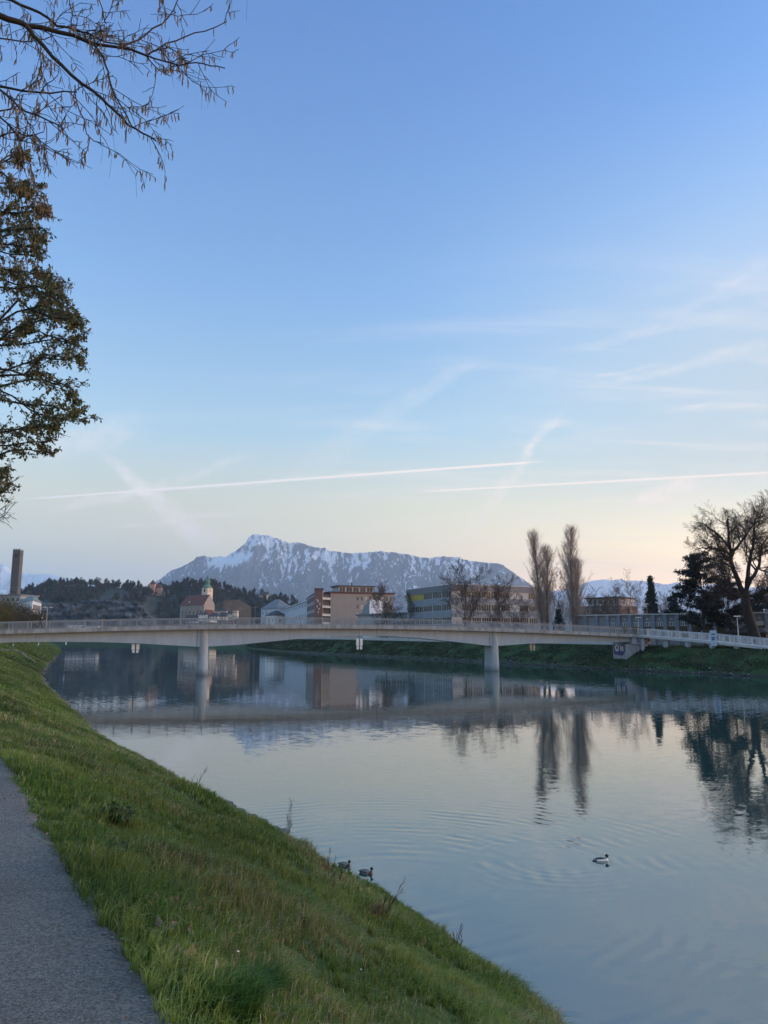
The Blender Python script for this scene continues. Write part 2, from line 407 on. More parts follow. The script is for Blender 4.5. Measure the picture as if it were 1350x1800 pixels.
# far bank
far_px = [(1420,1194),(1350,1190),(1287,1187.5),(1211,1183.5),(1136,1180),(1060,1176),(1002,1172.5),(914,1168),(861,1164.5),(801,1161.2),(740,1158.2),(684,1155.5),(618,1152.3),(564,1149.6),(507,1146.3),(440,1140.0),(411,1135.5)]
fpts = [qw(onz(x, y, 0)) for x, y in far_px]
fpts = [(-60., fpts[0][1]+6), (20., fpts[0][1]+2)]+fpts+[qw((-300, 960)), qw((-900, 1050)), qw((-1300, 1080))]
fpts.sort(); FQ = np.array([p[0] for p in fpts]); FW = np.array([p[1] for p in fpts])
def w_far(q): return np.interp(q, FQ, FW)
def z_far(q): return np.interp(q, [0, 100, 140, 200, 260, 400, 800, 1500], [3.7, 3.8, 4.0, 4.3, 4.8, 5.2, 5.4, 5.4])
fq = np.concatenate([np.arange(-60, 60, 6.), np.arange(60, 330, 1.), np.arange(330, 1500, 15)])
rows = []
for dw, k, am in [(-6, -1.5, 0), (-1.2, -.5, 0), (0, 0, 0), (.4, .05, .2), (1.2, .13, .25), (2.5, .28, .2), (4, .45, .15), (5.2, .64, .15), (6.3, .80, .12), (7.2, .93, .1), (8.2, 1., 0), (10, 1.005, 0), (40, 1.01, 0), (200, 1.02, 0), (3500, 1.1, 0)]:
    w = w_far(fq)+dw+(fbm(fq*.25, fq*0+dw, 4, 31)-.5)*min(1.2, abs(dw)*.3+.5)
    z = np.where(k > 0, z_far(fq)*k, k)+(fbm(fq*.8, fq*0+dw, 3, 41)-.5)*am*2
    rows.append(np.stack([A2[0]*fq+N2[0]*w, A2[1]*fq+N2[1]*w, z+0*fq], -1))
tag(link('far_riverbank', gridmesh('far_riverbank', np.stack(rows, 1), GRASSF)), kind='structure')
# plain beyond the bend of the river
o = MB(); c = []
for q, w in [(1490, -3200), (1490, 3600), (26000, 16000), (26000, -18000)]: c.append((*unqw(q, w), 5.0))
o.add(c, [(0, 1, 2, 3)])
tag(o.build('plain', mat('plain_soil', (.05, .07, .04), .95, scale=.01)), kind='structure')

# water surface
WAT = bpy.data.materials.new('river_water'); WAT.use_nodes = True; nt = WAT.node_tree; b = nt.nodes['Principled BSDF']
N = nt.nodes.new; L = nt.links.new
b.inputs['Base Color'].default_value = (.026, .062, .058, 1); b.inputs['Roughness'].default_value = .015; b.inputs['IOR'].default_value = 2.6
b.inputs['Specular IOR Level'].default_value = .5
geo = N('ShaderNodeNewGeometry')
def vm(op, a, bb=None, sc=None, out=0):
    n = N('ShaderNodeVectorMath'); n.operation = op
    for i, v in enumerate((a, bb)):
        if v is None: continue
        if isinstance(v, (tuple, list)): n.inputs[i].default_value = v
        else: L(v, n.inputs[i])
    if sc is not None:
        if isinstance(sc, float): n.inputs['Scale'].default_value = sc
        else: L(sc, n.inputs['Scale'])
    return n.outputs[out]
def sm(op, a, bb=None):
    n = N('ShaderNodeMath'); n.operation = op
    for i, v in enumerate((a, bb)):
        if v is None: continue
        if isinstance(v, (int, float)): n.inputs[i].default_value = v
        else: L(v, n.inputs[i])
    return n.outputs[0]
def mr(v, a, bb, c=0., d=1.):
    n = N('ShaderNodeMapRange'); n.interpolation_type = 'SMOOTHSTEP'; L(v, n.inputs[0])
    for i, x in enumerate((a, bb, c, d)): n.inputs[i+1].default_value = x
    return n.outputs[0]
def ripple(scale, slope, stretch=(1, 1, 1), det=2, off=(0, 0, 0), rot=0.):
    mp = N('ShaderNodeMapping'); mp.inputs['Scale'].default_value = stretch; mp.inputs['Location'].default_value = off; mp.inputs['Rotation'].default_value = (0, 0, rot)
    L(geo.outputs['Position'], mp.inputs[0])
    n = N('ShaderNodeTexNoise'); n.inputs['Scale'].default_value = scale; n.inputs['Detail'].default_value = det; L(mp.outputs[0], n.inputs['Vector'])
    return vm('SCALE', vm('SUBTRACT', n.outputs['Color'], (.5, .5, .5)), sc=slope)
slopes = vm('ADD', ripple(.55, .006, (1, 1.3, 1), 2), ripple(3.2, .031, (.6, 1.2, 1), 3, (5, 2, 0), .3))
slopes = vm('ADD', slopes, ripple(13., .026, (.7, 1.2, 1), 2, (3, 9, 0), -.2))
# calm and ruffled patches
pn = N('ShaderNodeTexNoise'); pn.inputs['Scale'].default_value = .045; pn.inputs['Detail'].default_value = 4; L(geo.outputs['Position'], pn.inputs['Vector'])
slopes = vm('SCALE', slopes, sc=mr(pn.outputs[0], .38, .62, .55, 1.35))
def ring(c, wl, amp, r0, r1, r2, r3):
    d = vm('SUBTRACT', geo.outputs['Position'], (c[0], c[1], 0.)); r = vm('LENGTH', d, out=1)
    wn_ = N('ShaderNodeTexNoise'); wn_.inputs['Scale'].default_value = .5; L(geo.outputs['Position'], wn_.inputs['Vector'])
    ph = sm('ADD', sm('MULTIPLY', r, 2*math.pi/wl), sm('MULTIPLY', wn_.outputs[0], 9.))
    s = sm('MULTIPLY', sm('SINE', ph), amp)
    s = sm('MULTIPLY', s, mr(r, r0, r1)); s = sm('MULTIPLY', s, mr(r, r2, r3, 1, 0))
    s = sm('MULTIPLY', s, mr(wn_.outputs[0], .40, .66, .05, 1.5))
    return vm('SCALE', vm('NORMALIZE', d), sc=s)
DUCK1 = onz(607, 1522); DUCK2 = onz(645, 1535); MERG = onz(1058, 1513); RC = onz(655, 1535)
slopes = vm('ADD', slopes, ring((RC.x, RC.y), .42, .030, 1.5, 4.0, 6.0, 10.0))
slopes = vm('ADD', slopes, ring((MERG.x-1.0, MERG.y), .30, .014, .3, 1, 1.5, 3.5))
lo = onz(900, 1660); slopes = vm('ADD', slopes, ring((lo.x-2, lo.y+3), .5, .020, 1, 3, 4, 7))
slopes = vm('MULTIPLY', slopes, (1, 1, 0))
L(vm('NORMALIZE', vm('ADD', slopes, (0, 0, 1))), b.inputs['Normal'])
wq = np.concatenate([np.linspace(-60, 400, 40), np.linspace(430, 1480, 40)])
P = np.stack([np.stack([A2[0]*wq+N2[0]*w, A2[1]*wq+N2[1]*w, 0*wq], -1) for w in (w_nsm(wq)-3, (w_nsm(wq)+w_far(wq))/2, w_far(wq)+3)], 1)
tag(link('river_water', gridmesh('river_water', P, WAT, False)), kind='structure')

# ------------------------------------------------------------ mountains
def ridge_mesh(name, prof, Y0, depth, mat_, nx=500, ny=110, seed=1, base_z=0., snow=(.35, .75), rough=1., bowls=(), x_pad=60):
    px = np.array([p[0] for p in prof], float); py = np.array([p[1] for p in prof], float)
    gx = np.linspace(px[0], px[-1], nx); gy = np.interp(gx, px, py)
    tang = (gx-675)/1350
    cz = np.array([at(x, y, Y0).z for x, y in zip(gx, gy)])
    k = np.array([(at(x, y, Y0).x)/Y0 for x, y in zip(gx, gy)])
    s = np.concatenate([np.linspace(0, 1, ny), [1.06, 1.15]])          # 0 foot, 1 crest, then the back
    G, S = np.meshgrid(np.arange(nx), s, indexing='ij')
    H = cz[G]; XX = k[G]
    yy = Y0-depth*(1-S)
    x = XX*Y0                                                  # straight spurs
    xs = x/1000.
    prof_ = np.where(S <= 1, np.clip(S, 0, 1)**1.12*.92+.08*np.clip((S-.55)/.45, 0, 1)**.7, 1-(S-1)*2.2)
    gull = fbm(xs*1.9+fbm(xs*3, S*3, 3, seed+5)*.8, S*.9, 5, seed, .55, True)
    fine = fbm(xs*7, S*9, 5, seed+9, .6, True)
    env = np.clip(S*3, 0, 1)*np.clip((1-S)*7, 0, 1)
    z = base_z+(H-base_z)*prof_-H*env*((1-gull)*.42+(1-fine)*.14)*rough
    crest = (fbm(gx*.22, gx*0, 5, seed+3, .65)-.5)*cz*.026
    z = z+(crest[G])*np.clip((S-.8)*5, 0, 1)
    zx = np.gradient(z, axis=0)/np.maximum(np.gradient(x, axis=0), 1); zy = np.gradient(z, axis=1)/(np.gradient(yy, axis=1)+1e-6)
    steep = np.sqrt(zx**2+zy**2)
    rel = (z-base_z)/(cz.max()-base_z)
    pn = fbm(xs*34, S*60, 5, seed+7, .75); pn2 = fbm(xs*3, S*5, 4, seed+8)
    streak = fbm(xs*22+S*16, S*30-xs*6, 6, seed+12, .72)
    sn = (rel-snow[0])/(snow[1]-snow[0])+(pn-.5)*3.0+(streak-.5)*3.4+(pn2-.5)*1.5+(.60-gull)*.9-(steep-.75)*.35
    PX = gx[G]; PYv = 1124-(z-5)/Y0*1350
    for bx, by, rx, ry, a in bowls: sn = sn+a*np.exp(-((PX-bx)/rx)**2-((PYv-by)/ry)**2)
    sn = np.clip((sn-.45)*3.5, 0, 1)
    P = np.stack([x, yy, z], -1)
    forest = np.array((.018, .030, .036)); rock = np.array((.065, .075, .095)); sc = np.array((.74, .79, .86))
    rk = np.clip((rel-.35)*3+(fine-.5)*2, 0, 1)[..., None]
    C = (forest*(1-rk)+rock*rk)*(1-sn[..., None])+sc*sn[..., None]
    return tag(link(name, gridmesh(name, P, mat_, True, C)), kind='structure')
MTN = mat('mountain_rock_and_snow', (.85, .85, .85), 1., scale=.006, col2=(1, 1, 1), attr=True, spec=.0)
ridge_mesh('mountain', [(190,1080),(240,1048),(262,1030),(278,1020),(300,1003),(318,997),(338,986),(346,979),(358,977),(372,980),(386,977),(394,980),(402,975),(415,967),(430,956),(437,945),(444,939),(450,938.5),(458,941),(470,941),(482,945),(500,951),(508,955),(520,953),(532,955),(548,961),(562,963),(571,962),(576,967),(592,969),(620,973),(640,971),(668,969),(690,971),(716,974),(735,979),(758,981),(775,978),(805,979),(820,985),(845,988),(870,990),(884,993),(897,1003),(915,1015),(932,1027),(960,1042),(1040,1085)],
           10000, 2600, MTN, 1000, 220, 3, 0, (.48, 1.02), 1., [(392, 990, 34, 11, 1.6), (430, 985, 22, 9, 1.2), (460, 952, 22, 10, .8), (500, 985, 14, 22, .7), (560, 985, 30, 14, .5)])
ridge_mesh('distant_mountain', [(940,1040),(985,1038),(1010,1032),(1028,1025),(1040,1021),(1062,1018.5),(1075,1020),(1092,1018),(1104,1022),(1112,1020),(1140,1021.5),(1156,1025),(1172,1027.5),(1190,1023),(1205,1026),(1230,1030),(1260,1026),(1300,1034),(1360,1030),(1450,1040)],
           17500, 3500, MTN, 300, 60, 23, 0, (.1, .62), .8)
ridge_mesh('distant_mountain', [(-80,1000),(-30,985),(0,991),(8,992),(18,1003),(30,1008),(42,1006),(60,1010),(78,1009),(92,1010),(104,1013),(116,1017),(135,1022),(170,1028),(230,1036),(330,1050)],
           17500, 3500, MTN, 200, 60, 29, 0, (.1, .62), .8)
# ------------------------------------------------------------ footbridge
def xy(v): return Vector((v.x, v.y, 0))
B1 = xy(onz(365, 1187.3)); B2 = xy(onz(872, 1179.7))
BU = (B2-B1).normalized(); BN = Vector((-BU.y, BU.x, 0))          # BN points to the far side of the deck
BO = B1-BU*40+BN*.0                                              # s = 40 at the first pier; near face of the deck
def s_of(px):
    d = ray(px, 1000); k = Vector((d.x, d.y, 0))
    # BO + s*BU parallel to k
    return -(BO.x*k.y-BO.y*k.x)/(BU.x*k.y-BU.y*k.x)
def z_at(px, py):
    s = s_of(px); p = BO+BU*s; return s, at(px, py, p.y).z
def prof(lst, deg=None):
    sz = [z_at(*p) for p in lst]; s = [a for a, b in sz]; z = [b for a, b in sz]
    if deg:
        c = np.polyfit(s, z, deg); return lambda t: float(np.polyval(c, t))
    return lambda t: float(np.interp(t, s, z))
ftop = prof([(0,1107.6),(100,1105),(180,1102.4),(340,1099.4),(440,1098.8),(620,1098.9),(740,1100),(872,1104.4),(997,1109.3),(1110,1114.6)], 4)
S_L, S_R = s_of(-45), s_of(1119)
SP1, SP2 = s_of(365), s_of(872)
gbot = prof([(-60,1136),(-30,1133),(0,1130.6),(40,1128.8),(90,1128.2),(180,1128.6),(260,1131.5),(355,1137),(366,1137.2),(420,1134),(470,1128.8),(520,1123.8),(570,1120),(620,1118),(680,1117.9),(740,1121.5),(800,1128),(862,1135.4),(874,1135.6),(930,1131.5),(990,1129.4),(1050,1128.6),(1119,1128.6)])
FH = .56; DW = 4.6
ss = np.arange(S_L, S_R+.01, .9)
br = thing('footbridge', 'long pale concrete footbridge on two round-nosed piers with steel railings, crossing the whole river', 'footbridge', BO)
def bp(s, d, z): p = BU*s+BN*d; return (p.x, p.y, z)
def strip(ss, d0, d1, zt, zb):
    m = MB(); n = len(ss); vs = []
    for s in ss: vs += [bp(s, d0, zb(s)), bp(s, d0, zt(s)), bp(s, d1, zt(s)), bp(s, d1, zb(s))]
    fs = [(0, 1, 2, 3), tuple(4*(n-1)+i for i in (3, 2, 1, 0))]
    for i in range(n-1):
        for k in range(4): fs.append((4*i+k, 4*i+4+k, 4*i+4+(k+1) % 4, 4*i+(k+1) % 4))
    return m.add(vs, fs)
strip(ss, 0, .28, lambda s: ftop(s)+.02, lambda s: ftop(s)-FH).build('fascia', CONCW, br)
strip(ss, DW-.28, DW, lambda s: ftop(s)+.02, lambda s: ftop(s)-FH).build('fascia', CONCW, br)
strip(ss, .283, DW-.283, lambda s: ftop(s)-.05, lambda s: ftop(s)-.34).build('deck', CONC, br)
strip(ss, .95, DW-.95, lambda s: ftop(s)-.343, gbot).build('girder', CONC, br)
for sp in (SP1-1.0, SP2-1.0, SP1+26):
    for k_ in (0,): m = MB(); m.add([bp(sp-.03, .944, gbot(sp)+.02), bp(sp+.03, .944, gbot(sp)+.02), bp(sp+.03, .944, ftop(sp)-.36), bp(sp-.03, .944, ftop(sp)-.36)], [(0, 1, 2, 3)]); m.build('expansion_joint', DARKM, br)
# piers: long walls with round noses, a little wider at the water
for sp in (SP1, SP2):
    m = MB(); vs = []; nn = 10; lv = [(-1.6, .72, .10), (.35, .70, .08), (2.2, .66, .03), (4.0, .64, 0), (ftop(sp)-.36, .63, 0)]
    for z, r, e in lv:
        for k in range(2*nn):
            if k < nn: a = math.pi+math.pi*k/(nn-1); d = 1.25-e
            else: a = math.pi*(k-nn)/(nn-1); d = DW-1.25+e
            vs.append(bp(sp+r*math.cos(a), d+r*math.sin(a)*.9, z))
    n = 2*nn; fs = [tuple(range(n))[::-1], tuple(range(n*(len(lv)-1), n*len(lv)))]
    for i in range(len(lv)-1):
        for k in range(n): fs.append((i*n+k, i*n+(k+1) % n, (i+1)*n+(k+1) % n, (i+1)*n+k))
    m.add(vs, fs).build('pier', mat('pier_concrete', (.30, .33, .35), .85, scale=.9, col2=(.42, .46, .49), stretch=(1, 1, .3)), br)
pm_ = MATS['pier_concrete'].node_tree; pb_ = pm_.nodes['Principled BSDF']; po = pb_.inputs['Base Color'].links[0].from_socket
g_ = pm_.nodes.new('ShaderNodeNewGeometry'); sx_ = pm_.nodes.new('ShaderNodeSeparateXYZ'); pm_.links.new(g_.outputs['Position'], sx_.inputs[0]); nn_ = pm_.nodes.new('ShaderNodeTexNoise'); nn_.inputs['Scale'].default_value = 1.4
ad_ = pm_.nodes.new('ShaderNodeMath'); ad_.operation = 'ADD'; pm_.links.new(sx_.outputs[2], ad_.inputs[0]); pm_.links.new(nn_.outputs[0], ad_.inputs[1]); pm_.links.new(g_.outputs['Position'], nn_.inputs['Vector'])
mr_ = pm_.nodes.new('ShaderNodeMapRange'); mr_.inputs[1].default_value = .6; mr_.inputs[2].default_value = 1.5; mr_.inputs[3].default_value = .45; mr_.inputs[4].default_value = 1; pm_.links.new(ad_.outputs[0], mr_.inputs[0])
mm_ = pm_.nodes.new('ShaderNodeMix'); mm_.data_type = 'RGBA'; mm_.blend_type = 'MULTIPLY'; mm_.inputs[0].default_value = 1; pm_.links.new(po, mm_.inputs[6]); pm_.links.new(mr_.outputs[0], mm_.inputs[7]); pm_.links.new(mm_.outputs[2], pb_.inputs['Base Color'])
# railings
RH = 1.0
def rail_run(pts, parent, postmat, near=True, step=2.3, name='railing', h=1.0, inset=0.):
    """pts: local 3D polyline of the foot of the railing"""
    P3 = [Vector(p) for p in pts]; L = [0]
    for a, b in zip(P3, P3[1:]): L.append(L[-1]+(b-a).length)
    def f(t):
        return Vector([float(np.interp(t, L, [p[k] for p in P3])) for k in range(3)])
    m = MB(); up = Vector((0, 0, 1)); n = max(1, int(round(L[-1]/step))); st = L[-1]/n
    for i in range(n):
        a, b = f(i*st), f((i+1)*st)
        m.bar(a+up*h, b+up*h, .09, .08); m.bar(a+up*(h-.13), b+up*(h-.13), .03, .03); m.bar(a+up*.13, b+up*.13, .04, .04)
        for k in range(1, 18):
            c = a.lerp(b, k/18); m.bar(c+up*.15, c+up*(h-.14), .024)
    r = m.build(name, postmat, parent)
    pm = MB(); pm.box(-.05, .05, -.05, .05, -.02, h+.02); pm.box(-.10, .10, -.16, .02, -.02, .12)
    me = pm.mesh('post', postmat)
    if near:
        for i in range(n+1): link('post', me, r, f(i*st))
    else:
        q = MB()
        for i in range(n+1):
            c = f(i*st); q.box(c.x-.035, c.x+.035, c.y-.035, c.y+.035, c.z-.02, c.z+h)
        q.build('post_row', postmat, r)
    return r
rail_run([bp(s, .12, ftop(s)+.02) for s in ss], br, STEEL)
rail_run([bp(s, DW-.12, ftop(s)+.02) for s in ss], br, STEEL)

# abutment on the far bank with graffiti
SA0 = s_of(1096); SA1 = SA0+3.4
ab = thing('abutment', 'pale concrete bridge abutment with white and blue graffiti on the far bank', 'abutment', BO)
zt_ = gbot(SA0)-.02
m = MB(); m.prism([bp(SA0, .5, 0)[:2], bp(SA1+1.2, .5, 0)[:2], bp(SA1+1.2, DW-.5, 0)[:2], bp(SA0, DW-.5, 0)[:2]], 1.0, zt_-.35); m.build('base', mat('painted_abutment_wall', (.20, .22, .27), .8, col2=(.36, .38, .42), scale=.8), ab)
m = MB(); m.prism([bp(SA0+1.25, .2, 0)[:2], bp(SA1+2.0, .2, 0)[:2], bp(SA1+2.0, DW-.2, 0)[:2], bp(SA0+1.25, DW-.2, 0)[:2]], zt_-.34, ftop(SA0+2)-.5); m.build('bearing_block', mat('blue_grey_concrete', (.24, .28, .38), .8, col2=(.38, .41, .48), scale=1.1), ab)
PUR = mat('purple_spray_paint', (.06, .055, .20), .6, var=.4, scale=1.5); WSP = mat('white_spray_paint', (.62, .63, .62), .6, var=.12, scale=3)
BSP = mat('blue_spray_paint', (.03, .06, .20), .6, var=.3, scale=2)
zb0 = zt_-.35
m = MB()   # purple field on the river-facing side
pts = [(1.1, 2.5), (1.5, 2.2), (3.9, 2.4), (3.95, zb0-.10), (.75, zb0-.08), (.8, 2.9)]
e = -.012
m.add([bp(SA0+e, d, z) for d, z in pts]+[bp(SA0-.002, d, z) for d, z in pts], [tuple(range(6)), (0,6,7,1),(1,7,8,2),(2,8,9,3),(3,9,10,4),(4,10,11,5),(5,11,6,0)])
m.build('purple_field', PUR, ab)
def ribbon(pts2, w, plane, mat_, name, par):   # thick painted stroke
    m = MB(); n = len(pts2)
    for i in range(n-1):
        (a0, a1), (b0, b1) = pts2[i], pts2[i+1]; dx, dz = b0-a0, b1-a1; l = math.hypot(dx, dz) or 1; ox, oz = -dz/l*w/2, dx/l*w/2; ex, ez = dx/l*w*.25, dz/l*w*.25
        qd = [(a0-ex+ox, a1-ez+oz), (a0-ex-ox, a1-ez-oz), (b0+ex-ox, b1+ez-oz), (b0+ex+ox, b1+ez+oz)]
        k = .004*(i % 3)
        m.add([plane(x, z, .03+k) for x, z in qd]+[plane(x, z, .012) for x, z in qd], [(0,1,2,3),(4,5,1,0),(5,6,2,1),(6,7,3,2),(7,4,0,3)])
    return m.build(name, mat_, par)
zc = (zb0+2.95)/2; hh = (zb0-2.95)/2*.9
def face(x, z, o): return bp(SA0-o, DW-.9-x, z)       # x from left as the river sees it
def arc(cx, cz, rx, rz, a0, a1, n=14): return [(cx+rx*math.cos(R(a0+(a1-a0)*i/n)), cz+rz*math.sin(R(a0+(a1-a0)*i/n))) for i in range(n+1)]
ribbon(arc(.75, zc, .42, hh*.85, 0, 360), .36, face, WSP, 'letter', ab)
ribbon([(1.55, zc+hh*.95), (1.78, zc+hh*.55)]+arc(2.05, zc+hh*.42, .30, hh*.38, 160, 380)+[(2.42, zc), (2.38, zc-hh*.95)], .27, face, WSP, 'letter', ab)
ribbon([(1.72, zc-hh*.30), (1.95, zc-hh*.12), (2.0, zc-hh*.62), (1.75, zc-hh*.80)], .22, face, WSP, 'letter', ab)
def side(x, z, o): return bp(SA0+1.6+x, .2-o, z)
zz0 = zt_-.3
for k, (x, z, sc) in enumerate([(.35, .75, 1), (1.2, .85, .9), (2.0, .6, 1.1), (2.7, .8, .8)]):
    pts = [(x+.1*sc, zz0+z), (x+.45*sc, zz0+z+.35*sc), (x+.55*sc, zz0+z-.25*sc), (x+.15*sc, zz0+z-.35*sc), (x+.6*sc, zz0+z-.5*sc)]
    ribbon(pts, .16, side, BSP, 'scrawl', ab)
ribbon([(.2, zz0+1.35), (3.2, zz0+1.3)], .08, side, BSP, 'scrawl', ab)

# ramp down along the far bank
E0 = BO+BU*(S_R+.1); dEx = E0.y
ends = []
for px, pt, Yd in [(1121, 1116.2, dEx), (1180, 1121.5, dEx-5), (1235, 1126.0, dEx-11), (1290, 1131.5, dEx-16.5), (1345, 1137.2, dEx-21.0), (1410, 1143.5, dEx-26.5), (1480, 1150.5, dEx-32)]:
    ends.append(at(px, pt, Yd))
rp = thing('access_ramp', 'white railed access ramp sloping down from the bridge end along the far bank', 'ramp', E0)
rl = [p-E0 for p in ends]
def off(pts, d):
    o = []
    for i, p in enumerate(pts):
        t = (pts[min(i+1, len(pts)-1)]-pts[max(i-1, 0)]); t.z = 0; t.normalize(); o.append(p+Vector((-t.y, t.x, 0))*d)
    return o
def slab(pa, pb, zt, zb):
    m = MB(); vs = []
    for a, b in zip(pa, pb): vs += [(a.x, a.y, a.z+zb), (a.x, a.y, a.z+zt), (b.x, b.y, a.z+zt), (b.x, b.y, a.z+zb)]
    n = len(pa); fs = [(0, 1, 2, 3), tuple(4*(n-1)+i for i in (3, 2, 1, 0))]
    for i in range(n-1):
        for k in range(4): fs.append((4*i+k, 4*i+4+k, 4*i+4+(k+1) % 4, 4*i+(k+1) % 4))
    return m.add(vs, fs)
slab(off(rl, .0), off(rl, 3.0), .0, -.38).build('ramp_deck', CONCP, rp)
rail_run([tuple(p) for p in off(rl, .06)], rp, WSTEEL, step=2.1, h=1.08)
rail_run([tuple(p) for p in off(rl, 2.9)], rp, WSTEEL, step=2.1, h=1.08)
for px in (1132, 1174, 1214, 1257, 1301, 1350):
    pys = np.interp(px, [1121, 1180, 1235, 1290, 1345, 1410], [1116.2, 1121.5, 1126, 1131.5, 1137.2, 1143.5]); Yd = np.interp(px, [1121, 1180, 1235, 1290, 1345, 1410], [dEx, dEx-5, dEx-11, dEx-16.5, dEx-21, dEx-26.5])
    c = at(px, float(pys), float(Yd))-E0
    m = MB(); m.box(c.x-.25, c.x+.25, c.y+.7, c.y+1.8, 2.0, c.z-.383); m.build('support', CONC, rp)
# banner on the ramp railing
c = at(1254, 1119.0, float(np.interp(1254, [1235, 1290], [dEx-11, dEx-16.5]))-.25)
c2 = at(1266, 1120.0, float(np.interp(1266, [1235, 1290], [dEx-11, dEx-16.5]))-.25)
u = (c2-c); u.z = 0; u.normalize()
bn = thing('banner', 'pale blue banner with dark blue writing tied to the white ramp railing', 'banner', c+Vector((0, 0, -.0)))
def bpn(x, z, o): return (u.x*x+u.y*o, u.y*x-u.x*o, z)
m = MB(); vs = [bpn(-.65, -1.45, 0), bpn(.62, -1.45, 0), bpn(.62, .95, 0), bpn(-.65, .95, 0), bpn(-.65, -1.45, .03), bpn(.62, -1.45, .03), bpn(.62, .95, .03), bpn(-.65, .95, .03)]
m.add(vs, [(0,3,2,1),(4,5,6,7),(0,1,5,4),(1,2,6,5),(2,3,7,6),(3,0,4,7)]); m.build('cloth', mat('pale_blue_vinyl', (.42, .50, .58), .6, var=.12, scale=1), bn)
def bpl(x, z, o): return bpn(x, z, .02+o)
for (x, z, l) in [(-.4, .35, .75), (-.35, -.15, .7), (-.3, -.45, .5)]:
    pts = [(x+l*k/7, z+(.12 if k % 2 else -.12)) for k in range(8)]
    ribbon(pts, .07, bpl, BSP, 'writing', bn)
# navigation boards hanging below the girder
def boards(px, py0, py1, d, label, gap):
    s = s_of(px); p = BO+BU*s+BN*d; zt = at(px, py0, p.y).z; zb = at(px, py1, p.y).z; h = zt-zb
    r = thing('gauge_board', label, 'sign board', (p.x, p.y, zb), math.atan2(BU.y, BU.x), 'white boards hanging under the bridge')
    for k in (-1, 1):
        m = MB(); m.box(k*.30-.21, k*.30+.21, -.04, .04, h*.34, h); m.build('upper_board', WHITE, r)
        m = MB(); m.box(k*.26-.17, k*.26+.17, -.035, .035, 0, h*.34-.05); m.build('lower_board', WHITE, r)
    m = MB(); m.box(-.03, .03, .05, .11, .05, h+gap); m.box(-.5, .5, .05, .10, h*.6, h*.6+.06); m.build('hanger', DARKM, r)
boards(246, 1132, 1147.5, 1.4, 'pair of white boards hanging below the left span of the bridge', .5)
boards(635.5, 1122.5, 1141.5, .9, 'pair of tall white boards hanging below the middle span of the bridge', 1.2)
boards(950, 1131.5, 1143, 3.4, 'small pair of white boards hanging behind the right span girder', .8)

# ------------------------------------------------------------ skinned figures
def skin_mesh(name, verts, edges, radii, mat_, sub=1, root=0):
    me = bpy.data.meshes.new(name); me.from_pydata(verts, edges, []); o = bpy.data.objects.new(name+'_tmp', me); COL.objects.link(o)
    o.modifiers.new('s', 'SKIN'); lay = me.skin_vertices[0].data
    for i, r in enumerate(radii): lay[i].radius = (r, r) if not hasattr(r, '__len__') else r
    lay[root].use_root = True
    mod = o.modifiers.new('u', 'SUBSURF'); mod.levels = sub; mod.render_levels = sub
    dg = bpy.context.evaluated_depsgraph_get(); out = bpy.data.meshes.new_from_object(o.evaluated_get(dg)); out.name = name
    bpy.data.objects.remove(o); bpy.data.meshes.remove(me)
    out.materials.clear(); out.materials.append(mat_); out.polygons.foreach_set('use_smooth', [True]*len(out.polygons)); out.update()
    return out
SKIN = mat('skin', (.45, .28, .21), .6, var=.05); DKC = mat('dark_jacket_cloth', (.012, .012, .016), .9); TRO = mat('dark_trouser_cloth', (.018, .018, .022), .9)
HAIR = mat('brown_hair', (.05, .032, .022), .7)
ps = s_of(76.5); pp = BO+BU*ps+BN*1.1; pz = ftop(ps)-.05
man = thing('person', 'person in dark clothes striding across the left end of the footbridge', 'person', (pp.x, pp.y, pz), math.atan2(BU.y, BU.x))
# x forward (to the right along the bridge), z up, leaning forward in a long stride
V = [(0,0,.93),(.03,0,1.10),(.08,0,1.28),(.12,0,1.43),(.16,0,1.52),(.20,0,1.60),(.215,0,1.70),
     (.02,.10,.88),(.20,.10,.50),(.36,.10,.10),(.47,.10,.05),
     (-.02,-.10,.88),(-.16,-.10,.50),(-.42,-.10,.16),(-.33,-.10,.05),
     (.10,.19,1.42),(-.14,.23,1.22),(-.05,.23,1.02),(-.02,.22,.94),
     (.12,-.19,1.42),(.22,-.23,1.18),(.42,-.19,1.22),(.50,-.17,1.25)]
Ed = [(0,1),(1,2),(2,3),(3,4),(4,5),(5,6),(0,7),(7,8),(8,9),(9,10),(0,11),(11,12),(12,13),(13,14),(3,15),(15,16),(16,17),(17,18),(3,19),(19,20),(20,21),(21,22)]
rad = [.13,.12,.15,.12,.055,.085,.075, .09,.062,.04,.035, .09,.062,.04,.035, .06,.045,.035,.03, .06,.045,.035,.03]
link('body', skin_mesh('body', V, Ed, rad, SKIN), man)
link('jacket', skin_mesh('jacket', [V[i] for i in (0,1,2,3)]+[(.14,0,1.48)]+[V[i] for i in (15,16,17,19,20,21)], [(0,1),(1,2),(2,3),(3,4),(3,5),(5,6),(6,7),(3,8),(8,9),(9,10)], [.185,.165,.195,.175,.08,.12,.07,.055,.12,.07,.055], DKC), man)
link('trousers', skin_mesh('trousers', [V[i] for i in (0,7,8,9,11,12,13)], [(0,1),(1,2),(2,3),(0,4),(4,5),(5,6)], [.165,.12,.085,.06,.12,.085,.06], TRO), man)
for a, b_ in ((9, 10), (13, 14)): m = MB(); m.tube([V[a], V[b_]], [.055, .05], 8); m.build('shoe', DARKM, man)
m = MB(); m.loft([(.115,1.66,.05,.07),(.15,1.70,.085,.09),(.21,1.73,.09,.075),(.26,1.75,.06,.04)], 10); m.build('hair', HAIR, man, True)
m = MB(); m.box(.285, .31, -.012, .012, 1.60, 1.645); 
for k in (-1, 1): m.box(.275, .29, k*.035-.01, k*.035+.01, 1.655, 1.668)
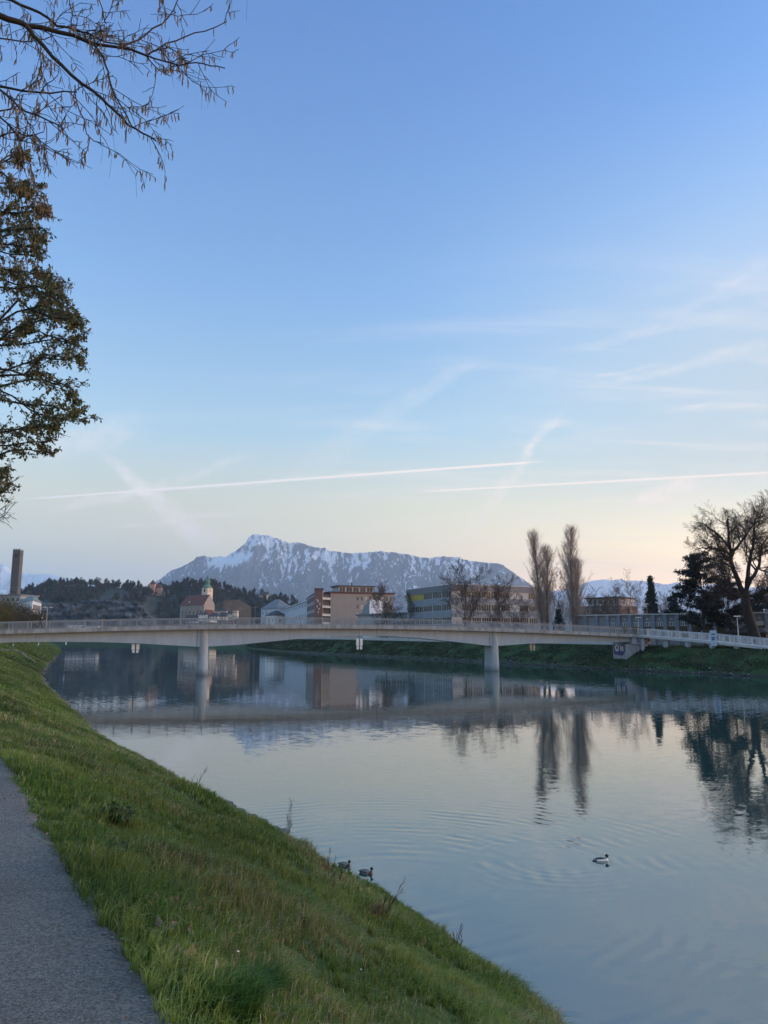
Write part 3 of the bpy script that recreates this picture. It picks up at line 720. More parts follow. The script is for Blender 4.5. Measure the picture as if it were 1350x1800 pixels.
m.build('face', SKIN, man)
# ------------------------------------------------------------ trees
RNG = random.Random(7)
def rotv(v, axis, ang): return Matrix.Rotation(ang, 3, axis) @ v
def perp(v, rng):
    a = Vector((rng.uniform(-1, 1), rng.uniform(-1, 1), rng.uniform(-1, 1))); p = v.cross(a)
    return p.normalized() if p.length > 1e-4 else Vector((1, 0, 0))
class Tree:
    def __init__(s, seed): s.rng = random.Random(seed); s.seg = [[], [], [], [], []]; s.tips = []
    def limb(s, pts, r0, r1, lvl):
        pts = [Vector(p) for p in pts]; n = len(pts)-1
        for i in range(n):
            a = r0+(r1-r0)*i/n; b = r0+(r1-r0)*(i+1)/n
            s.seg[min(lvl, 4)].append((*pts[i], *pts[i+1], a, b))
    def curve(s, p, d, L, n, wob, up, droop=0.):
        pts = [Vector(p)]; d = Vector(d).normalized(); st = L/n
        for i in range(n):
            d = (d+perp(d, s.rng)*wob*s.rng.random()+Vector((0, 0, up-droop*(i/n)))).normalized()
            pts.append(pts[-1]+d*st)
        return pts
    def grow(s, p, d, L, r, lvl, P):
        """P: per level dict list: n children, len ratio, angle, wob, up"""
        q = P[min(lvl, len(P)-1)]; n = q.get('n', 5)
        pts = s.curve(p, d, L, n, q.get('wob', .25), q.get('up', .05), q.get('droop', 0)); r1 = r*q.get('taper', .35)
        s.limb(pts, r, r1, lvl)
        s.kids(pts, L, r, r1, lvl, P)
    def kids(s, pts, L, r, r1, lvl, P, start=None):
        q = P[min(lvl, len(P)-1)]
        if lvl >= len(P)-1: s.tips.append((pts[-1], (pts[-1]-pts[-2]).normalized(), pts)); return
        k = q['k']; st = q.get('start', .25) if start is None else start; n = len(pts)-1
        k = max(1, int(round(k*s.rng.uniform(.8, 1.2))))
        for i in range(k):
            t = st+(1-st)*(i+s.rng.random())/k; t = min(t, .999)*n; j = int(t); f = t-j
            b = pts[j].lerp(pts[j+1], f); dd = (pts[j+1]-pts[j]).normalized()
            ang = R(q.get('ang', 45))*s.rng.uniform(.7, 1.25)
            nd = rotv(dd, perp(dd, s.rng), ang); nd = (nd+Vector((0, 0, q.get('lift', .1)))).normalized()
            cl = L*q.get('lr', .5)*s.rng.uniform(.65, 1.2)*(1-q.get('short', .4)*t/n)
            cr = max(q.get('rmin', .01), min((r+(r1-r)*t/n)*q.get('rr', .55), cl*.03+.02))
            s.grow(b, nd, cl, cr, lvl+1, P)
    def meshes(s, name_mats):
        """name_mats: list of (name, levels, mat, sides)"""
        out = []
        for name, lv, m, k in name_mats:
            S = [x for l in lv for x in s.seg[l]]
            if not S: continue
            out.append((name, tubes(name, np.array(S, float), k, m)))
        return out
def tubes(name, S, k, m):
    a = S[:, 0:3]; b = S[:, 3:6]; ra = S[:, 6:7]; rb = S[:, 7:8]; d = b-a; l = np.linalg.norm(d, axis=1, keepdims=True)+1e-9; d = d/l
    b = b+d*rb*.3
    up = np.where(abs(d[:, 2:3]) < .9, np.array([[0, 0, 1.]]), np.array([[1., 0, 0]])); x = np.cross(d, up); x /= np.linalg.norm(x, axis=1, keepdims=True); y = np.cross(x, d)
    V = np.zeros((len(S), 2*k, 3))
    for i in range(k):
        c, sn = math.cos(2*math.pi*i/k), math.sin(2*math.pi*i/k)
        V[:, i] = a+(x*c+y*sn)*ra; V[:, k+i] = b+(x*c+y*sn)*rb
    base = (np.arange(len(S))*2*k)[:, None]; F = []
    for i in range(k): F.append(base+np.array([[i, (i+1) % k, k+(i+1) % k, k+i]]))
    return npmesh(name, V.reshape(-1, 3), np.concatenate(F), m, smooth=(k > 3))
def tris(name, C, size, m, rng, stretch=1., tint=None, drop=0.):
    """one small leaf-shaped quad (two triangles folded) at every point of C"""
    C = np.asarray(C, float); n = len(C); r = np.random.default_rng(rng)
    u = r.normal(size=(n, 3)); u[:, 2] -= drop; u /= np.linalg.norm(u, axis=1, keepdims=True)
    v = np.cross(u, r.normal(size=(n, 3))); v /= np.linalg.norm(v, axis=1, keepdims=True)
    sz = (np.asarray(size)*r.uniform(.6, 1.3, n))[:, None]
    w = np.cross(u, v)
    V = np.stack([C, C+u*sz*.5*stretch+v*sz*.28+w*sz*.08, C+u*sz*stretch, C+u*sz*.5*stretch-v*sz*.28+w*sz*.08], 1)
    F = (np.arange(n)*4)[:, None]+np.array([[0, 1, 2, 3]])
    cols = None
    if tint is not None: cols = np.repeat(tint[:, None] if tint.ndim == 1 else tint, 4, 0).reshape(n*4, -1); cols = cols if cols.shape[1] == 3 else np.repeat(cols, 3, 1)
    return npmesh(name, V.reshape(-1, 3), F, m, False, cols)
def plant(root, ms):
    for n, me in ms: link(n, me, root)
    return root

# --- poplars
POPB = mat('poplar_twigs', (.31, .25, .22), .9, var=.25, scale=1.)
def poplar(seed, H, Wd, stems):
    t = Tree(seed); rng = t.rng
    for (ox, lean, hf) in stems:
        h = H*hf; pts = t.curve((ox, 0, 0), (lean, 0, 1), h, 14, .05, .10); t.limb(pts, .34*hf, .03, 0); n = len(pts)-1
        K = int(190*hf)
        for i in range(K):
            f = .10+.88*(i+rng.random())/K; j = min(int(f*n), n-1); b = pts[j].lerp(pts[j+1], f*n-j)
            az = rng.uniform(0, 6.283); out = rng.uniform(.16, .50); env = math.sin(math.pi*min(1, (f*.80+.16)))**.6
            L = min(h*(1-f)*1.0+.45, (Wd*.5/.30)*env*rng.uniform(.55, 1.1))
            d = Vector((math.cos(az)*out*1.5, math.sin(az)*out*1.5, 1)).normalized()
            c = t.curve(b, d, L, 5, .12, .10); t.limb(c, .024+.005*L, .010, 1)
            for k in range(int(4+L*2.2)):
                g = rng.uniform(.15, 1)*5; jj = min(int(g), 4); bb = c[jj].lerp(c[jj+1], g-jj)
                dd = (c[jj+1]-c[jj]).normalized(); nd = rotv(dd, perp(dd, rng), R(rng.uniform(18, 42)))
                l2 = rng.uniform(.5, 1.9); c2 = t.curve(bb, nd, l2, 2, .2, .22); t.limb(c2, .013, .008, 2)
                for w in range(2):
                    q = c2[rng.choice([0, 1])].lerp(c2[1], rng.random()); t.limb(t.curve(q, (c2[2]-c2[0])+perp(nd, rng)*l2*.6, rng.uniform(.25, .6), 1, .1, .1), .009, .006, 3)
    return t.meshes([('trunk', [0], BARKL, 8), ('crown', [1, 2, 3], POPB, 3)])
def ground(px, py, D, z): p = at(px, py, D); return Vector((p.x, p.y, z))
pa = ground(957, 1090, 178, 3.7); topA = at(948, 939, 178).z
r = thing('poplar_tree', 'bare columnar poplar with two stems, the shorter one beside the office block', 'tree', pa, 0, 'bare poplars behind the bridge')
plant(r, poplar(11, topA-pa.z, 4.0, [(-.35, -.018, 1.), (.60, .006, .86)]))
pb = ground(1009, 1090, 172, 3.7); topB = at(1004, 932, 172).z
r = thing('poplar_tree', 'tallest bare columnar poplar, the one standing nearer the long low hall', 'tree', pb, 0, 'bare poplars behind the bridge')
plant(r, poplar(12, topB-pb.z, 4.2, [(-.1, -.010, 1.), (.75, .016, .72)]))

# --- ordinary bare trees
def bare_tree(seed, H, spread=.5, k0=9, kk=(6, 6, 5), tm=TWIG, trunk=.16, ang=50, lift=.18, multi=1, rmin=.012, cr=3, start=.22, wob=.25):
    t = Tree(seed); P = [dict(n=8, k=k0, lr=spread, ang=ang, wob=wob*.5, up=.12, start=start, taper=.18, rr=.55, lift=lift, short=.35),
                         dict(n=6, k=kk[0], lr=.50, ang=42, wob=wob, up=.06, start=.2, taper=.25, rr=.6, lift=.12),
                         dict(n=4, k=kk[1], lr=.50, ang=40, wob=wob, up=.04, start=.15, rmin=rmin, taper=.4, lift=.08),
                         dict(n=3, k=kk[2], lr=.55, ang=38, wob=wob, up=.03, start=.1, rmin=rmin, taper=.6, lift=.05),
                         dict(n=2, wob=.3, up=.03, rmin=rmin, taper=.7)]
    for i in range(multi):
        a = 6.283*i/multi+t.rng.random(); l = .0 if multi == 1 else .35
        t.grow((0, 0, 0), (math.cos(a)*l, math.sin(a)*l, 1), H*.92, trunk, 0, P)
    return t.meshes([('trunk', [0], BARK, 8), ('crown', [1, 2, 3, 4], tm, cr)])
def place_tree(px, ytop, D, z0, seed, label, group=None, **kw):
    z0 = z0-1.0
    b = ground(px, 1090, D, z0); H = at(px, ytop, D).z-z0
    r = thing('bare_tree', label, 'tree', b, RNG.uniform(0, 6), group)
    ms = bare_tree(seed, H, **kw); return plant(r, ms)
TW2 = mat('brown_twigs', (.085, .062, .055), .9, var=.25, scale=1); TW3 = mat('grey_twigs', (.10, .085, .078), .9, var=.25, scale=1)
place_tree(818, 1011, 228, 5, 21, 'broad bare tree in front of the corner of the grey office block', spread=.62, k0=20, kk=(9, 8, 6), ang=58, trunk=.24, start=.2, rmin=.022)
place_tree(877, 1036, 216, 5, 22, 'small brown bare tree with dense twigs before the right wing of the office block', spread=.62, k0=16, kk=(9, 8, 6), tm=TW2, trunk=.12, start=.08, rmin=.020)
place_tree(912, 1058, 206, 5, 23, 'low brown bare shrub-like tree beside the left poplar', spread=.65, k0=14, kk=(7, 7, 4), tm=TW2, trunk=.09, start=.05, multi=2, rmin=.016)
place_tree(679, 1036, 282, 5, 24, 'bare domed tree standing before the pale blue flat-roofed hall', spread=.52, k0=20, kk=(9, 8, 5), ang=62, trunk=.22, start=.15, rmin=.024)
place_tree(717, 1050, 264, 5, 25, 'thin bare tree at the left end of the grey office block', spread=.55, k0=14, kk=(8, 7, 5), tm=TW3, trunk=.18, start=.12, rmin=.022)
place_tree(1093, 1030, 200, 4.5, 26, 'slender bare tree forking low in front of the low hall', spread=.5, k0=13, kk=(7, 6, 4), tm=TW3, trunk=.13, multi=2, start=.2, rmin=.014)
place_tree(1118, 1034, 206, 4.5, 27, 'rounded bare tree just left of the dark spruce', spread=.55, k0=14, kk=(8, 7, 4), tm=TW3, trunk=.14, start=.2, rmin=.014)
place_tree(1040, 1058, 230, 5, 28, 'low bare bush-like tree in front of the flat-roofed building beyond', spread=.7, k0=15, kk=(7, 7, 4), tm=TW2, trunk=.10, start=.05, multi=2, rmin=.02)
place_tree(1072, 1062, 225, 5, 29, 'low reddish bare bush-like tree left of the slender forked tree', spread=.7, k0=15, kk=(7, 7, 4), tm=TW2, trunk=.10, start=.05, multi=2, rmin=.02)
place_tree(1170, 1062, 232, 5, 30, 'low brown bare tree between the spruce and the pine', spread=.7, k0=15, kk=(7, 7, 4), tm=TW2, trunk=.10, start=.05, multi=2, rmin=.02)
place_tree(1262, 1040, 170, 5, 31, 'bare tree standing behind the dark pine', spread=.62, k0=14, kk=(7, 7, 4), tm=TWIG, trunk=.14, start=.1, multi=2, rmin=.016)
place_tree(1345, 1020, 168, 5, 32, 'bare tree at the right edge behind the great oak-like tree', spread=.62, k0=15, kk=(8, 7, 4), tm=TWIG, trunk=.14, start=.1, multi=2, rmin=.016)

# ivy-clad tree between the poplars
b = ground(982, 1090, 180, 3.7); H = at(982, 1022, 180).z-3.7
r = thing('ivy_tree', 'half bare tree with dark ivy round its stem, between the two poplars', 'tree', b)
plant(r, bare_tree(41, H, spread=.62, k0=14, kk=(7, 7, 4), tm=TW3, trunk=.18, start=.2, rmin=.015))
IVY = mat('dark_ivy', (.018, .032, .014), .8, var=.4, scale=2)
rr = np.random.default_rng(3); n = 2600; zz = rr.uniform(.0, .52, n)**.9*H; rad = (.55+1.1*np.exp(-((zz-H*.28)/2.0)**2))*rr.uniform(.3, 1, n); aa = rr.uniform(0, 6.283, n)
C = np.stack([np.cos(aa)*rad, np.sin(aa)*rad, zz], 1); link('ivy', tris('ivy', C, np.full(n, .34), IVY, 4), r)

# --- conifers
NEED = mat('conifer_needles', (.012, .026, .018), .85, var=.45, scale=1.2); NEEDP = mat('pine_needles', (.010, .017, .013), .9, var=.5, scale=1.)
def spruce(seed, H, W):
    t = Tree(seed); rng = t.rng; t.limb([(0, 0, 0), (0, 0, H*.5), (0, 0, H)], .28, .03, 0); C = []; lv = int(H*2.1)
    for i in range(lv):
        z = H*.06+(H*.93)*i/lv; rr_ = (1-z/H)**.85*W/2*rng.uniform(.85, 1.12)+.15
        for k in range(9):
            a = rng.uniform(0, 6.283); L = rr_*rng.uniform(.6, 1.1); d = Vector((math.cos(a), math.sin(a), .12))
            c = t.curve((0, 0, z), d, L, 4, .1, .0, .22); t.limb(c, .03, .012, 1)
            for m in range(int(9+L*17)):
                g = rng.uniform(.1, 1)*4; j = min(int(g), 3); p = c[j].lerp(c[j+1], g-j); s = .32*(1-g/5.5)+.05
                C.append((p.x+rng.gauss(0, s), p.y+rng.gauss(0, s), p.z+rng.gauss(0, .10)-.05))
    C = np.array(C)
    return t.meshes([('trunk', [0], BARK, 7), ('bough', [1], BARK, 3)])+[('crown', tris('crown', C, np.full(len(C), .42), NEED, seed, 1.2, None, .3))]
b = ground(1147, 1090, 215, 3.7)
r = thing('spruce_tree', 'dark pointed spruce standing behind the long low hall', 'tree', b); plant(r, spruce(51, at(1147, 1010, 215).z-3.7, 7.0))
def pine(seed, H, W, lean=0., bare=.25, dens=1.):
    t = Tree(seed); rng = t.rng; tr = t.curve((0, 0, 0), (lean, 0, 1), H, 10, .06, .1); t.limb(tr, .3, .05, 0); C = []
    for i in range(int(46*dens)):
        f = bare+(1-bare)*(i+rng.random())/(46*dens); j = min(int(f*10), 9); b = tr[j].lerp(tr[j+1], f*10-j)
        env = math.sin(math.pi*min(1., .28+.66*(f-bare)/(1-bare)))**.8; L = W/2*env*rng.uniform(.6, 1.12)
        a = rng.uniform(0, 6.283); c = t.curve(b, (math.cos(a), math.sin(a), .18), L, 6, .16, .05, .02); t.limb(c, .07, .02, 1)
        for m in range(int(6+L*4.2)):
            g = rng.uniform(.28, 1)*6; jj = min(int(g), 5); p = c[jj].lerp(c[jj+1], g-jj)
            dd = Vector((rng.gauss(0, 1), rng.gauss(0, 1), rng.gauss(.25, .3))).normalized()*rng.uniform(.3, 1.1)*(1.1-g/9)
            q = p+dd; t.limb([p, q], .018, .012, 2)
            for w in range(13): C.append((q.x+rng.gauss(0, .30), q.y+rng.gauss(0, .30), q.z+rng.gauss(.02, .12)))
    C = np.array(C)
    return t.meshes([('trunk', [0], BARK, 8), ('bough', [1, 2], BARK, 3)])+[('crown', tris('crown', C, np.full(len(C), .34), NEEDP, seed, 1.3))]
b = ground(1238, 1110, 147, 3.7)
r = thing('pine_tree', 'big dark layered pine leaning over the ramp beside the great bare tree', 'tree', b); plant(r, pine(52, at(1240, 974, 147).z-3.7, 11.6, -.01, .17, 1.45))
b = ground(1286, 1110, 151, 3.7)
r = thing('pine_tree', 'lower dark pine standing behind the trunk of the great bare tree', 'tree', b); plant(r, pine(53, at(1280, 1022, 151).z-3.7, 10.2, .0, .25, .8))
b = ground(1190, 1100, 190, 3.7)
r = thing('pine_tree', 'small dark pine left of the big layered pine', 'tree', b); plant(r, pine(54, at(1188, 1045, 190).z-3.7, 6, .0, .2, .7))
b = ground(1345, 1100, 160, 3.7)
r = thing('pine_tree', 'dark pine half cut off by the right edge, behind the great bare tree', 'tree', b); plant(r, pine(55, at(1345, 1040, 160).z-3.7, 9, .0, .1, .9))

# --- the great bare tree at the right
GD = 138
base = ground(1330, 1118, GD, 3.6)
r = thing('great_tree', 'great spreading bare tree with a thick forked trunk behind the white ramp railing', 'tree', base)
t = Tree(61); rng = t.rng
def L3(pts, dy0, dy1):
    n = len(pts)-1; return [at(x, y, GD+dy0+(dy1-dy0)*i/n)-base for i, (x, y) in enumerate(pts)]
trunk = L3([(1333, 1138), (1328, 1124), (1322, 1104), (1316, 1085), (1311, 1062), (1309, 1040)], 0, 0)
t.limb(trunk, 1.1, .70, 0)
limbs = [
 ([(1309,1044),(1300,1029),(1295,1015),(1289,1002),(1286,990),(1285,978),(1281,953),(1280,927),(1279,912),(1276,920)], .50, .10, 0, -3),
 ([(1284,966),(1278,957),(1268,945),(1255,934),(1240,923),(1225,918)], .24, .06, -1, -4),
 ([(1285,976),(1275,969),(1262,966),(1248,963),(1234,963),(1222,967)], .26, .06, 0, 4),
 ([(1284,985),(1272,979),(1262,976),(1255,984)], .18, .06, 0, -3),
 ([(1288,998),(1276,990),(1268,994),(1262,1003)], .16, .05, 0, 4),
 ([(1286,978),(1290,967),(1300,956),(1306,948),(1313,938),(1324,924),(1330,918),(1333,912)], .30, .06, 0, 3),
 ([(1311,1040),(1313,1022),(1315,1005),(1318,987),(1321,970),(1324,950),(1326,930),(1327,918),(1326,914)], .42, .08, 0, -4),
 ([(1312,1034),(1320,1018),(1328,1007),(1334,996),(1336,980),(1338,965),(1342,955),(1350,943),(1358,930)], .38, .08, 0, 4),
 ([(1330,1004),(1320,992),(1316,982),(1312,968),(1309,950),(1311,930)], .18, .05, 1, 5),
 ([(1312,1048),(1326,1047),(1338,1046),(1347,1040),(1358,1036)], .26, .08, 0, -2),
 ([(1310,1050),(1298,1046),(1288,1044),(1278,1038),(1268,1030)], .2, .06, 0, -3),
 ([(1334,1000),(1345,1004),(1356,1010),(1366,1016)], .16, .05, 0, -2),
 ([(1337,975),(1346,968),(1357,965),(1370,960)], .18, .05, 2, 4),
 ([(1297,1022),(1288,1014),(1277,1008),(1264,1004)], .13, .05, 0, 3),
]
P = [dict(k=18, lr=.42, ang=52, start=.3, rr=.5, lift=.10, short=.15, rmin=.026),
     dict(n=5, k=8, lr=.52, ang=46, wob=.34, up=.04, start=.15, taper=.3, rr=.5, lift=.06, rmin=.016),
     dict(n=4, k=6, lr=.55, ang=42, wob=.34, up=.03, start=.12, taper=.4, rmin=.014),
     dict(n=3, k=4, lr=.6, ang=40, wob=.32, up=.02, start=.1, taper=.6, rmin=.012), dict(n=2, wob=.3, up=.02, rmin=.011, taper=.8)]
for pts, r0, r1, d0, d1 in limbs:
    p3 = L3(pts, d0, d1); pp_ = [p3[0]]
    for a_, b_ in zip(p3, p3[1:]): pp_ += [a_.lerp(b_, .5)+perp(b_-a_, rng)*(b_-a_).length*.06, b_]
    t.limb(pp_, r0, r1, 0); L = sum((b_-a_).length for a_, b_ in zip(p3, p3[1:])); t.kids(pp_, max(L, 9.), r0, r1, 0, P, .30 if L > 9 else .2)
plant(r, t.meshes([('trunk', [0], mat('dark_bark', (.022, .018, .017), .95, var=.35, scale=3), 9), ('crown', [1, 2, 3, 4], mat('dark_twigs', (.045, .034, .030), .9, var=.25, scale=1), 3)]))
# ------------------------------------------------------------ buildings
def lit_window(name='window'): pass
WCACHE = {}
FRAMEW = mat('white_window_frame', (.62, .63, .64), .6, var=.05)
def window(parent, A, B, s0, s1, z0, z1, nm=1, frame=FRAMEW, pane=GLASS, t=.07, proud=.05, name='window'):
    """window on the wall from A to B (2D, seen from outside A is left); s metres from A; z from the thing's base"""
    A = Vector(A[:2]); B = Vector(B[:2]); u = (B-A).normalized(); w, h = s1-s0, z1-z0
    key = (round(w, 2), round(h, 2), nm, frame.name, pane.name)
    if key not in WCACHE:
        f = MB(); f.box(0, w, -proud, .02, 0, t); f.box(0, w, -proud, .02, h-t, h); f.box(0, t, -proud, .02, t, h-t); f.box(w-t, w, -proud, .02, t, h-t)
        for i in range(1, nm): x = w*i/nm; f.box(x-t*.45, x+t*.45, -proud, .02, t, h-t)
        g = MB(); g.add([(t*.9, -.012, t*.9), (w-t*.9, -.012, t*.9), (w-t*.9, -.012, h-t*.9), (t*.9, -.012, h-t*.9)], [(0, 1, 2, 3)])
        WCACHE[key] = (f.mesh(name, frame), g.mesh('pane', pane))
    fm, gm = WCACHE[key]
    o = link(name, fm, parent, (A.x+u.x*s0, A.y+u.y*s0, z0), (0, 0, math.atan2(u.y, u.x)))
    link('pane', gm, o); return o
def wallbox(parent, A, B, s0, s1, z0, z1, m, name, d0=0., d1=.1):
    """a slab standing d1 proud of the wall A-B"""
    A = Vector(A[:2]); B = Vector(B[:2]); u = (B-A).normalized()
    o = MB(); o.box(s0, s1, -d1, d0, z0, z1)
    return o.build(name, m, parent, False, (A.x, A.y, 0), (0, 0, math.atan2(u.y, u.x)))
def rel(p, o): return (p[0]-o[0], p[1]-o[1])
def seg_len(A, B): return (Vector(B[:2])-Vector(A[:2])).length

# grey office block with window bands
G = 4.0
Cn = at(793, 1027, 240); Lf = at(716, 1034, 268); Rt = at(944, 1032.5, 254)
O = Vector((Cn.x, Cn.y, G)); zr = Cn.z-G
Cc = Vector((0, 0)); Ll = Vector(rel(Lf, O)); Rr = Vector(rel(Rt, O)); Bk = Rr+(Ll-Cc)
ob = thing('office_block', 'three storey grey office block with long window bands and yellow panels at its corner', 'office building', O)
CLAD = mat('grey_cladding', (.16, .17, .185), .7, var=.08, scale=.5); SPAN = mat('spandrel_panel', (.20, .235, .28), .6, var=.1, scale=.4); YEL = mat('yellow_panel', (.38, .30, .04), .6, var=.12, scale=.6)
LGY = mat('light_wall', (.34, .36, .38), .8, var=.08, scale=.5)
m = MB(); m.prism([Cc, Rr, Bk, Ll], 0, zr-2.0); m.build('wall', LGY, ob)
def outset(pts, d):
    c = sum(pts, Vector((0, 0)))/len(pts); return [p+(p-c).normalized()*d for p in pts]
m = MB(); m.prism(outset([Cc, Rr, Bk, Ll], .35), zr-2.0, zr); m.build('roof_fascia', CLAD, ob)
m = MB(); m.prism(outset([Cc, Rr, Bk, Ll], .42), zr, zr+.10); m.build('roof_edge', WHITE, ob)
LL, RL = seg_len(Ll, Cc), seg_len(Cc, Rr)
rows = [zr-4.05, zr-8.1, zr-12.15, zr-16.2]; hw = 2.05
for ri, z in enumerate(rows):
    for (A, B, L, nb) in ((Ll, Cc, LL, 5), (Cc, Rr, RL, 9)):
        if z > .2: wallbox(ob, A, B, 0.02, L-.02, max(.05, z-1.98), z-.02, SPAN, 'spandrel', d1=.12)
        bw = L/nb
        if z < 0: continue
        for k in range(nb):
            s0 = k*bw+.12; s1 = (k+1)*bw-.12
            if A is Ll and ri == 0 and k < 2: wallbox(ob, A, B, s0, s1, z+.02, z+hw-.05, YEL, 'yellow_panel', d1=.04); continue
            if A is Cc and ((k == 0) or (ri < 2 and k in (6, 7) and not (ri == 1 and k == 7))):
                if k == 0 and ri == 1: continue
                window(ob, A, B, s0, s1, z, z+hw, 5, pane=BLIND); continue
            window(ob, A, B, s0, s1, z, z+hw, 4)
m = MB(); m.bar((3, 6, zr), (3, 6, zr+3.2), .08); m.bar((2.4, 6, zr+2.6), (3.6, 6, zr+2.6), .05); m.bar((2.6, 6, zr+2.1), (3.4, 6, zr+2.1), .05); m.build('aerial', DARKM, ob)

# beige block with terracotta stair tower
Cn = at(581, 1041, 374); Lf = at(560, 1043, 392); Rt = at(691, 1043.5, 385)
Oz = 4.3; O = Vector((Cn.x, Cn.y, Oz)); zr = Cn.z-Oz; Cc = Vector((0, 0)); Rr = Vector(rel(Rt, O)); Ll = Vector(rel(Lf, O))
bb = thing('beige_block', 'beige four storey block with a terracotta stair tower and a glazed penthouse', 'office building', O)
BEI = mat('beige_render', (.30, .275, .26), .85, var=.05, scale=.3); TER = mat('terracotta_render', (.20, .115, .10), .85, var=.08, scale=.3); BLUEG = mat('blue_grey_wall', (.22, .27, .33), .7, var=.08, scale=.3)
REDR = mat('red_cornice', (.28, .09, .07), .7); DRF = mat('dark_roof_felt', (.06, .062, .07), .9)
Bk = Rr+Ll
m = MB(); m.prism([Cc, Rr, Bk, Ll], 0, zr-.5); m.build('wall', BEI, bb)
RL = seg_len(Cc, Rr); LL = seg_len(Cc, Ll)
m = MB(); m.prism(outset([Cc, Rr, Bk, Ll], 1.3), zr-.15, zr+.35); m.build('roof', DRF, bb)
m = MB(); m.prism(outset([Cc, Rr, Bk, Ll], .5), zr-.5, zr-.153); m.build('cornice', REDR, bb)
# left side: glazed bays
for k in range(5):
    for ri in range(4):
        z = zr-3.6-ri*3.9
        if z > 0: window(bb, Ll, Cc, LL*(k/5)+.3, LL*((k+1)/5)-.3, z, z+2.7, 2, frame=BLUEG)
hw = 2.1
for ri in range(5):
    z = zr-3.9-ri*4.0
    if z < 0: continue
    for k in range(9):
        s0 = RL*.40+k*(RL*.6/9)+.25
        if k in (3, 4, 5, 6) and ri > 0: continue
        window(bb, Cc, Rr, s0, s0+RL*.6/9-1.0, z, z+hw, 2, pane=BLIND if (k+ri) % 4 == 2 else GLASS)
    wallbox(bb, Cc, Rr, RL*.40, RL-.3, z+hw+.06, z+hw+.16, mat('brown_sill', (.20, .14, .11), .8), 'sill_band', d1=.08)
# penthouse
p0 = Cc.lerp(Rr, .17); p1 = Cc.lerp(Rr, .72); dv = Ll.normalized()
m = MB(); m.prism([p0+dv*4, p1+dv*4, p1+dv*14, p0+dv*14], zr+.353, zr+3.2); m.build('penthouse_wall', LGY, bb)
for k in range(5): window(bb, p0+dv*4, p1+dv*4, seg_len(p0, p1)*k/5+.3, seg_len(p0, p1)*(k+1)/5-.3, zr+.6, zr+3.0, 2)
m = MB(); m.prism(outset([p0+dv*4, p1+dv*4, p1+dv*14, p0+dv*14], 1.2), zr+3.203, zr+3.75); m.build('penthouse_roof', DRF, bb)
m = MB(); q = p0.lerp(p1, .45)+dv*8; m.box(q.x-.3, q.x+.3, q.y-.3, q.y+.3, zr+3.753, zr+5.6); m.build('chimney', DARKM, bb)
# stair tower
ta = at(553, 1036, 368); tb = at(567, 1036, 368); A = Vector(rel(ta, O)); B = Vector(rel(tb, O)); u = (B-A).normalized(); nrm = Vector((-u.y, u.x))
m = MB(); m.prism([A, B, B+nrm*5, A+nrm*5], 0, ta.z-Oz); m.build('stair_tower', TER, bb)
m = MB(); m.prism(outset([A, B, B+nrm*5, A+nrm*5], .4), ta.z-Oz, ta.z-Oz+.5); m.build('tower_roof', DRF, bb)
tw = seg_len(A, B)
em = MB(); zt = ta.z-Oz
for (x, z, w, h) in [(.45, -6.2, .5, 1.3), (.7, -7.6, .35, 1.2), (.35, -8.6, .4, .9), (.6, -9.6, .55, .7), (.5, -11.2, .35, .9), (.25, -5.2, .3, .6)]:
    em.box(tw*x-w/2, tw*x+w/2, -.06, .0, zt+z, zt+z+h)
em.build('wall_relief', WHITE, bb, False, (A.x, A.y, 0), (0, 0, math.atan2(u.y, u.x)))
# balconies between the tower and the corner
A2_ = B; B2_ = Cc; L = seg_len(A2_, B2_)
for ri in range(4):
    z = zr-3.8-ri*3.9
    if z > 0: wallbox(bb, A2_, B2_, .05, L-.05, z, z+1.1, CONCP, 'balcony', d0=1.5, d1=.1)
# left wing receding behind the tower
wa = at(540, 1043, 412); wb = at(553, 1041, 374); A = Vector(rel(wa, O)); B = Vector(rel(wb, O)); u = (B-A).normalized(); nrm = Vector((-u.y, u.x)); L = seg_len(A, B)
m = MB(); m.prism([A, B, B+nrm*9, A+nrm*9], 0, wb.z-Oz-1.0); m.build('rear_wing', BEI, bb)
m = MB(); m.prism(outset([A, B, B+nrm*9, A+nrm*9], .5), wb.z-Oz-1.0, wb.z-Oz-.4); m.build('wing_roof', DRF, bb)
for ri in range(4):
    z = wb.z-Oz-4.2-ri*3.9
    for k in range(6):
        if z > 0: window(bb, A, B, L*k/6+.5, L*(k+1)/6-.5, z, z+2.3, 1, frame=BLUEG)

